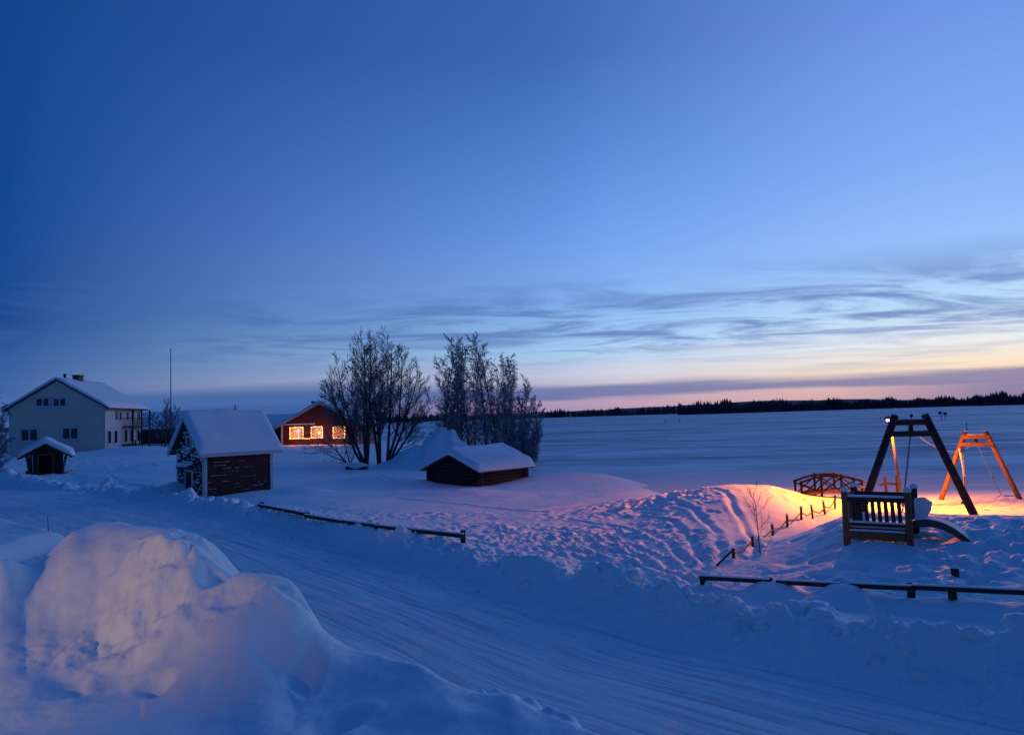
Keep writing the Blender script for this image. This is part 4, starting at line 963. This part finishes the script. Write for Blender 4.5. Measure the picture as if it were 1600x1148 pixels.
def rail_fence_playground():
    a = at_z(1093, 902, -3.02); t = empty('playground_rail_fence', (a.x, a.y, gz(a.x, a.y)-.3)); tag(t, 'low dark log rail fence half buried in snow below the play mound', 'fence'); o = t.location.copy()
    def rail(p, q, ra, rb):
        A, B = at_z(p[0], p[1], ra)-o, at_z(q[0], q[1], rb)-o; MB().bar(A, B, .08, .07).build('rail', 'dark_log', t, bevel=.012); MB().bar(A+Vector((0, 0, .047)), B+Vector((0, 0, .047)), .075, .026).build('rail_snow', 'snow', t, bevel=.01)
    rail((1093, 902), (1203, 908), -3.02, -2.98); rail((1213, 909), (1312, 914), -2.98, -2.93); rail((1326, 914), (1432, 919), -2.92, -2.85); rail((1425, 917), (1640, 927), -2.83, -2.72)
    for (px, py, rel) in ((1100, 903, -3.02), (1428, 918, -2.86), (1493, 921, -2.80), (1310, 914, -2.93), (1205, 909, -2.98)):
        p = at_z(px, py, rel)-o; MB().box((p.x, p.y+.09, p.z-.32), (.09, .09, .75)).build('post', 'dark_log', t)
rail_fence_playground()
def post_row():
    pts = [(1148, 878), (1176, 857), (1208, 836), (1230, 825), (1252, 815), (1271, 807), (1290, 801), (1304, 796)]
    g0 = gp(1148, 878, -3.35); t = empty('post_fence', g0); tag(t, 'row of short leaning posts with sagging rail climbing towards the lamp light', 'fence'); prev = None; rng = random.Random(3)
    for i, (px, py) in enumerate(pts):
        g = gp(px, py, -3.38-.02*i)-g0; h = .22+.035*i; lean = Vector((rng.uniform(-.06, .06), 0, h))
        MB().tube([g-Vector((0, 0, .3)), g+lean], .036, 7).build('post', 'post_wood', t)
        sn = MB().sphere(g+lean+Vector((0, 0, .02)), .048, 8, 5, (1, 1, .8)); sn.build('post_snow', 'snow', t, True)
        if prev: 
            m = (prev+g)/2+Vector((0, 0, h*.25)); MB().tube([prev+Vector((0, 0, h*.55)), m, g+Vector((0, 0, h*.55))], .02, 5).build('rail', 'post_wood', t)
        prev = g
    g = gp(1120, 888, -3.35)-g0; MB().tube([g+Vector((0, 0, .05)), Vector((0, 0, .22))], .025, 5).build('rail', 'post_wood', t)
post_row()
def stub(px, py, rel, label, s=.10, h=.10):
    g = gp(px, py, rel); t = empty('stub_post', g); tag(t, label, 'post'); MB().box((0, 0, h/2-.1), (s, s, h+.2)).build('post', 'dark_log', t, bevel=.01)
    MB().box((0, 0, h+.02), (s*1.05, s*1.05, .05)).build('post_snow', 'snow', t, bevel=.02)
stub(1492, 893, -2.85, 'short square stub of a post in the snow below the slide')
def stick():
    g = gp(76, 832, -3.05); t = empty('marker_stick', g); tag(t, 'thin marker stick standing in the snow bank at the road bend', 'marker stick'); MB().tube([(0, 0, -.2), (-.03, 0, .42)], .009, 6).build('stick', 'dark_log', t); MB().tube([(-.03, 0, .42), (-.032, 0, .46)], .011, 6).build('tip', 'red_paint', t)
stick()

# ------------------------------------------------------------------ cableway: two A-frames, cable, seat rope
def aframe(px_l, px_r, py_top, D, H, spread, yaw, label, wood, stay):
    a = at_d((px_l+px_r)/2, py_top, D); g = a.z-H; t = empty('cableway_tower', (a.x, a.y, g), yaw); tag(t, label, 'play frame', 'ends of the play cableway')
    top = .33; r = .095*H/2.9
    for sx in (-1, 1):
        MB().tube([(sx*spread/2, 0, -.25), (sx*top*1.35, 0, H*.62), (sx*top*.93, 0, H+.02)] if False else [(sx*(spread/2+.03), 0, -.25), (sx*top, 0, H)], [r*1.05, r*.95], 10).build('leg', wood, t, True)
        MB().sphere((sx*top, 0, H+.01), r*.95, 8, 5, (1, 1, .45)).build('leg_snow', 'snow', t, True)
    def half(z): return top+(spread/2-top)*(1-z/H)
    for z in (H-.19, H-.47):
        for y in (-.11, .11): MB().bar((-half(z)-.02, y, z), (half(z)+.02, y, z), .05, .13, up=(0, 0, 1)).build('crossbar', wood, t)
    MB().bar((-half(H-.19)+.1, 0, H-.11), (half(H-.19)-.1, 0, H-.11), .2, .035).build('crossbar_snow', 'snow', t, bevel=.012)
    MB().box((0, 0, H-.33), (.09, .2, .42)).build('cable_clamp', 'dark_metal', t); MB().sphere((0, -.02, H-.22), .07, 8, 6).build('pulley', 'steel', t)
    MB().tube([(0, 0, H-.4), stay], .02, 6).build('stay_cable', 'steel', t)
    return t, Vector((a.x, a.y, g+H-.35))
YAW = math.radians(-20)
f1, e1 = aframe(1402, 1441, 648, 19.0, 2.95, 3.0, YAW, 'large log A-frame of the play cableway, backlit dark put into its colour, rising behind the wooden platform', 'dark_log', (-.55, -1.3, .05))  # darker wood than the far frame puts its backlit shade into the colour
f2, e2 = aframe(1510, 1538, 674, 28.3, 2.62, 2.75, YAW, 'far log A-frame lit orange by the lamp at the right edge', 'honey_wood', (1.05, 1.5, .05))
def cable():
    t = empty('cableway_cable', e1); tag(t, 'thin sagging cable strung between the two log A-frames', 'cable'); d = e2-e1; n = 24; k = .69
    def P(u): return d*u+Vector((0, 0, -1.9*u*(1-u)))
    MB().tube([P(i/n) for i in range(n+1)], .012, 5).build('cable', 'steel', t)
    p = e1+P(k); s = empty('cableway_swing', p); tag(s, 'hanging seat rope with pale sleeve and trolley on the cable between the A-frames', 'swing seat')
    MB().box((0, 0, .0), (.16, .10, .14)).build('trolley', 'steel', s); MB().tube([(0, 0, -.05), (0, 0, -.30), (.01, 0, -.42), (.015, 0, -.85)], [.08, .05, .035, .03], 8).build('sleeve', 'white_paint', s, True)
    z = gz(p.x, p.y)-p.z+.28
    MB().tube([(.015, 0, -.85), (.03, 0, z)], .028, 6).build('rope', 'rope', s); MB().tube([(.03, 0, z-.05), (.03, 0, z+.02)], .15, 12).build('disc_seat', 'dark_metal', s)
cable()

# ------------------------------------------------------------------ lamp post
def lamp_post():
    D = 27.3; h = at_d(1387, 656, D); b = at_d(1408, 772, D-.2); g = gz(b.x, b.y); dirn = (h-b); base = b - dirn*((b.z-g)/dirn.z)
    t = empty('lamp_post', (base.x, base.y, g-.2)); o = t.location; tag(t, 'slim lamp post with a lit orange lamp behind the near A-frame', 'street lamp')
    top = h-o+Vector((.06, 0, .12))
    MB().tube([(0, 0, 0), top], [.05, .035], 8).build('post', 'post_wood', t, True)
    L = h-o
    sh = MB(); sh.tube([L+Vector((0, 0, .12)), L+Vector((0, 0, .10)), L+Vector((0, 0, .03))], [.03, .10, .15], 12, caps=False); sh.build('lamp_shade', 'lamp_shade', t, True)
    MB().tube([top, L+Vector((0, 0, .13))], .02, 6).build('lamp_arm', 'dark_metal', t)
    MB().sphere(L, .05, 10, 7).build('bulb', 'lamp_bulb', t, True)
    ld = bpy.data.lights.new('lamp_light', 'SPOT'); lo = bpy.data.objects.new('lamp_light', ld); COL.objects.link(lo); ld.energy = 4600; ld.color = (1.0, .20, .0); ld.shadow_soft_size = .06; ld.spot_size = math.radians(170); ld.spot_blend = .10     # the shade cuts the light off just below the horizontal
    lo.parent = t; lo.location = L+Vector((-.05, -.02, -.13))
lamp_post()

# ------------------------------------------------------------------ play platform with slide
def platform():
    g = at_z(1372, 846, -2.76); yaw = math.radians(-34); t = empty('play_platform', (g.x, g.y, g.z), yaw); tag(t, 'small wooden play platform with slatted railing and a curved slide on the snowy mound', 'playground platform')
    W, Dp, H = 1.17, 1.05, 1.0; S = 15.2/FPX
    for (x, y, h, m) in ((-W/2, 0, H, 'honey_wood'), (W/2, 0, H+.02, 'honey_wood'), (-W/2, Dp, H, 'post_wood'), (W/2, Dp, H, 'post_wood')):  # front posts lighter than back ones: warm light on them put into the wood
        MB().box((x, y, h/2-.15), (.12, .12, h+.3)).build('post', m, t, bevel=.012)
        MB().sphere((x, y, h+.03), .085, 10, 6, (1, 1, .7)).build('post_snow', 'snow', t, True)
    MB().box((0, -.03, .85), (W-.1, .05, .10)).build('top_rail', 'post_wood', t); MB().box((0, -.03, .915), (W-.12, .09, .04)).build('rail_snow', 'snow', t, bevel=.015)
    for k in range(8):
        x = -W/2+.16+k*(W-.32)/7; MB().box((x, .0, .61), (.075, .03, .48), Matrix.Rotation(math.radians(-2), 3, 'Y')).build('slat', 'post_wood', t)
    MB().box((0, -.03, .345), (W-.1, .05, .07)).build('lower_rail', 'post_wood', t); MB().box((0, -.05, .395), (W-.14, .10, .035)).build('rail_snow', 'snow', t, bevel=.012)
    MB().box((0, Dp/2, .22), (W-.05, Dp, .06)).build('floor', 'post_wood', t); MB().box((0, Dp/2, .27), (W-.15, Dp-.15, .06)).build('floor_snow', 'snow', t, bevel=.02)
    MB().box((0, -.045, .12), (W-.12, .05, .17)).build('apron_board', 'honey_wood', t); MB().box((0, -.05, .225), (W-.14, .10, .03)).build('rail_snow', 'snow', t, bevel=.01)  # apron takes the same lighter wood for the warm light on the front
    for x in (-W/2, ):
        for k in range(5): MB().box((x, .18+k*.17, .61), (.03, .075, .48)).build('slat', 'post_wood', t)
        MB().box((x, Dp/2, .87), (.05, Dp-.1, .1)).build('top_rail', 'post_wood', t)
    MB().box((0, Dp, .85), (W-.1, .05, .1)).build('top_rail', 'post_wood', t)
    # slide: curved chute leaving to the right, snow filled entrance hood
    N = 14; path = []
    for i in range(N+1):
        u = i/N; path.append(Vector((W/2+.02+u*1.25, .30+.0*u, .34+.02*u-.66*u**2.1 + .10*math.sin(u*math.pi))))
    sl = MB()
    for i in range(N):
        a, b = path[i], path[i+1]; o = len(sl.v)
    for nm, yy, m, w, hh in (('slide_side', 0, 'plastic_slide', .05, .15), ('slide_side', .48, 'plastic_slide', .05, .15), ('chute', .24, 'plastic_slide', .45, .03), ('slide_snow', .24, 'snow', .42, .09)):
        mb = MB(); n = len(path); V = []
        for p in path:
            dz = -.03 if nm == 'chute' else (.03 if nm == 'slide_snow' else 0)
            for (sy, sz) in ((-1, -1), (1, -1), (1, 1), (-1, 1)): V.append((p.x, p.y+yy+sy*w/2, p.z+dz+sz*hh/2))
        F = [(i*4+j, i*4+(j+1) % 4, i*4+4+(j+1) % 4, i*4+4+j) for i in range(n-1) for j in range(4)]+[(0,1,2,3), tuple((n-1)*4+j for j in (3,2,1,0))]
        mb.add(V, F).build(nm, m, t)
    hood = MB(); V = []; pr = [(0, .38), (0, .86), (.16, .90), (.33, .80), (.30, .62), (.14, .40)]
    hood.add([(W/2+.07+x, y, z) for y in (.28, .34) for x, z in pr], [tuple(range(6)), tuple(range(6, 12))[::-1]]+[(k, k+6, (k+1) % 6+6, (k+1) % 6) for k in range(6)]); hood.build('cheek_snow', 'snow', t, bevel=.025)
    hood2 = MB(); hood2.add([(W/2+.07+x*.85, y+.5, z*.93) for y in (.28, .34) for x, z in pr], [tuple(range(6)), tuple(range(6, 12))[::-1]]+[(k, k+6, (k+1) % 6+6, (k+1) % 6) for k in range(6)]); hood2.build('slide_cheek', 'grey_wood', t)
platform()

# ------------------------------------------------------------------ arched footbridge and low barrier
def bridge():
    D = 29.; g = at_d(1300, 771, D); t = empty('footbridge', (g.x, g.y, g.z-.05), math.radians(-3)); tag(t, 'small arched wooden footbridge with crossed braces at the lake edge', 'footbridge')
    L = 2.25; n = 12; arch = lambda x, z0, k: z0+k*(1-(2*x/L)**2)
    for row, y in enumerate((0, .75)):
        MB().tube([(-L/2-.06+(L+.12)*i/n, y, arch(-L/2+L*i/n, .47, .26)) for i in range(n+1)], .04, 8).build('handrail', 'unlit_bridge_wood', t, True)
        MB().tube([(-L/2+L*i/n, y, arch(-L/2+L*i/n, -.04, .16)) for i in range(n+1)], .045, 8).build('lower_beam', 'red_deck', t, True)
        for x in (-L/2, -L/6, L/6, L/2):
            MB().tube([(x, y, -.25), (x, y, arch(x, .47, .26)+.08)], .042, 7).build('post', 'unlit_bridge_wood', t, True)
        xs = (-L/2, -L/6, L/6, L/2)
        for a, b in zip(xs[:-1], xs[1:]):
            for (p, q) in ((a, b), (b, a)):
                MB().bar((p, y-.035, arch(p, .44, .26)), (q, y-.035, arch(q, .0, .12)), .03, .045).build('brace', 'unlit_bridge_wood', t)
    for i in range(18):
        x = -L/2+L*(i+.5)/18; MB().box((x, .375, arch(x, .0, .16)), (L/18-.01, .85, .04)).build('deck_board', 'red_deck', t)
bridge()
def barrier():
    a, b = at_d(1358, 757, 31), at_d(1403, 757, 32.5); t = empty('low_barrier', (a.x, a.y, gz(a.x, a.y)-.2)); tag(t, 'low wooden barrier of two posts and rails right of the footbridge', 'barrier'); o = t.location
    P = [at_d(1352, 754, 30.5)-o, at_d(1384, 757, 32)-o, at_d(1402, 756, 32.5)-o]
    MB().bar(P[0], P[0]+Vector((.42, .2, 0)), .1, .08).build('plank', 'post_wood', t); MB().tube([P[1]-Vector((.25, 0, .0)), P[1]+Vector((.05, 0, .05)), P[2]], .045, 6).build('rail', 'post_wood', t)
    for p, h in ((P[1], .32), (P[2], .36)): MB().box((p.x, p.y, p.z+h/2-.2), (.09, .09, h+.4)).build('post', 'post_wood', t)
    q = at_d(1356, 762, 27)-o; MB().tube([q-Vector((.3, 0, -.05)), q+Vector((.1, 0, -.06)), q+Vector((.12, 0, -.3))], .05, 6).build('bent_rail', 'post_wood', t)
barrier()

# ------------------------------------------------------------------ snow topped box, lake markers
def snowy_box():
    g = gp(556, 735, -3.7); t = empty('storage_box', (g.x, g.y, g.z-.2), .05); tag(t, 'low dark box buried under rounded snow at the foot of the alder', 'box')
    MB().box((0, .5, .15), (1.55, 1.0, .5)).build('box', 'dark_log', t, bevel=.02); sn = MB().sphere((0, .5, .42), .62, 14, 9, (1.32, .95, .48)); sn.build('box_snow', 'roof_snow', t, True)
snowy_box()
def marker(px, py, h, label, sign=0, name='lake_marker'):
    p = at_z(px, py, -CAMZ); t = empty(name, (p.x, p.y, -.3)); tag(t, label, 'marker'); S = p.y/FPX
    MB().tube([(0, 0, 0), (0, 0, h*S+.3)], .5*S, 6).build('pole', 'dark_log', t)
    if sign: MB().box((sign*.3*S, 0, h*S+.3), (5*S, .6*S, 4*S)).build('sign_board', 'dark_metal', t)
marker(1471, 656, 11, 'left one of two small signs standing far out on the lake', -5); marker(1477, 656, 10, 'right one of two small signs standing far out on the lake', 1)
marker(1424, 655, 6, 'small pole with dark top on the lake seen between the tops of the near A-frame', 1); marker(1376, 657, 6, 'thin stake on the lake left of the lamp')
marker(1040, 660, 5, 'left stake of a pair on the lake near the far forest'); marker(1062, 660, 5, 'right stake of a pair on the lake near the far forest')
marker(1511, 674, 16, 'thin pole on the lake right above the orange lit A-frame')

# ------------------------------------------------------------------ added unseen lantern in place of lit windows behind the viewer, warms the nearest mound
def added_lantern():
    t = empty('added_lantern', (-8.4, -1.2, PLAT-.2)); tag(t, 'unseen lantern on a short wooden post, added to warm the nearest snow mound', 'lantern')
    MB().tube([(0, 0, 0), (0, 0, 1.72)], .06, 8).build('post', 'post_wood', t); MB().box((0, 0, 1.88), (.2, .2, .3)).build('lantern_glass', 'added_lantern_glass', t); MB().add([(-.16, -.16, 2.05), (.16, -.16, 2.05), (.16, .16, 2.05), (-.16, .16, 2.05), (0, 0, 2.22)], [(0,1,2,3),(0,4,1),(1,4,2),(2,4,3),(3,4,0)]).build('lantern_roof', 'dark_metal', t)
    ld = bpy.data.lights.new('added_lantern_light', 'SPOT'); lo = bpy.data.objects.new('added_lantern_light', ld); COL.objects.link(lo); ld.energy = 1150; ld.color = (1, .55, .22); ld.shadow_soft_size = .25; ld.spot_size = math.radians(38); ld.spot_blend = 1.0; lo.parent = t; lo.location = (.12, .22, 1.88)
    lo.rotation_euler = (at_d(85, 985, 7.0)-(t.location+lo.location)).to_track_quat('-Z', 'Y').to_euler()
added_lantern()

# ------------------------------------------------------------------ loose clods of ploughed snow
def clods():
    rng = np.random.default_rng(12); P, R = [], []
    def along(pts, n, spread, r0, r1):
        q = np.array([[p.x, p.y] for p in pts]); u = rng.random(n)*(len(q)-1); i = np.minimum(u.astype(int), len(q)-2); f = (u-i)[:, None]
        P.append(q[i]*(1-f)+q[i+1]*f+rng.normal(0, spread, (n, 2))); R.append(r0+(r1-r0)*rng.random(n)**3)
    fe = [Vector((x, y, 0)) for x, y in FE[1:9]]
    n1 = [p+Vector((.65, .6, 0)) for p in fe]; along(n1, 520, .30, .025, .12); along(fe, 160, .22, .015, .06)
    along([at_z(720, 880, -3.05), at_z(900, 890, -3.1), at_z(1060, 915, -3.1)], 160, .6, .03, .10)
    P, R = np.concatenate(P), np.concatenate(R); z = height(P[:, :1], P[:, 1:])[0][:, 0]
    mb = MB().sphere((0, 0, 0), 1, 7, 5); base = np.array(mb.v); tri = []
    for f in mb.f: tri.append(f[:3]); tri += [(f[0], f[2], f[3])] if len(f) == 4 else []
    tri = np.array(tri); n, k = len(P), len(base)
    J = base[None]*(1+rng.normal(0, .16, (n, k, 1)))*np.stack([1+.4*rng.random(n), 1+.3*rng.random(n), .65+.3*rng.random(n)], -1)[:, None]
    V = J*R[:, None, None]+np.stack([P[:, 0], P[:, 1], z+R*.18], -1)[:, None]
    F = (tri[None]+(np.arange(n)*k)[:, None, None]).reshape(-1, 3)
    tag(link_mesh('snow_clods', np_mesh('snow_clods', V.reshape(-1, 3), F, True), 'snow'), 'loose clods of ploughed snow scattered along the road banks', 'snow', kind='stuff')
clods()
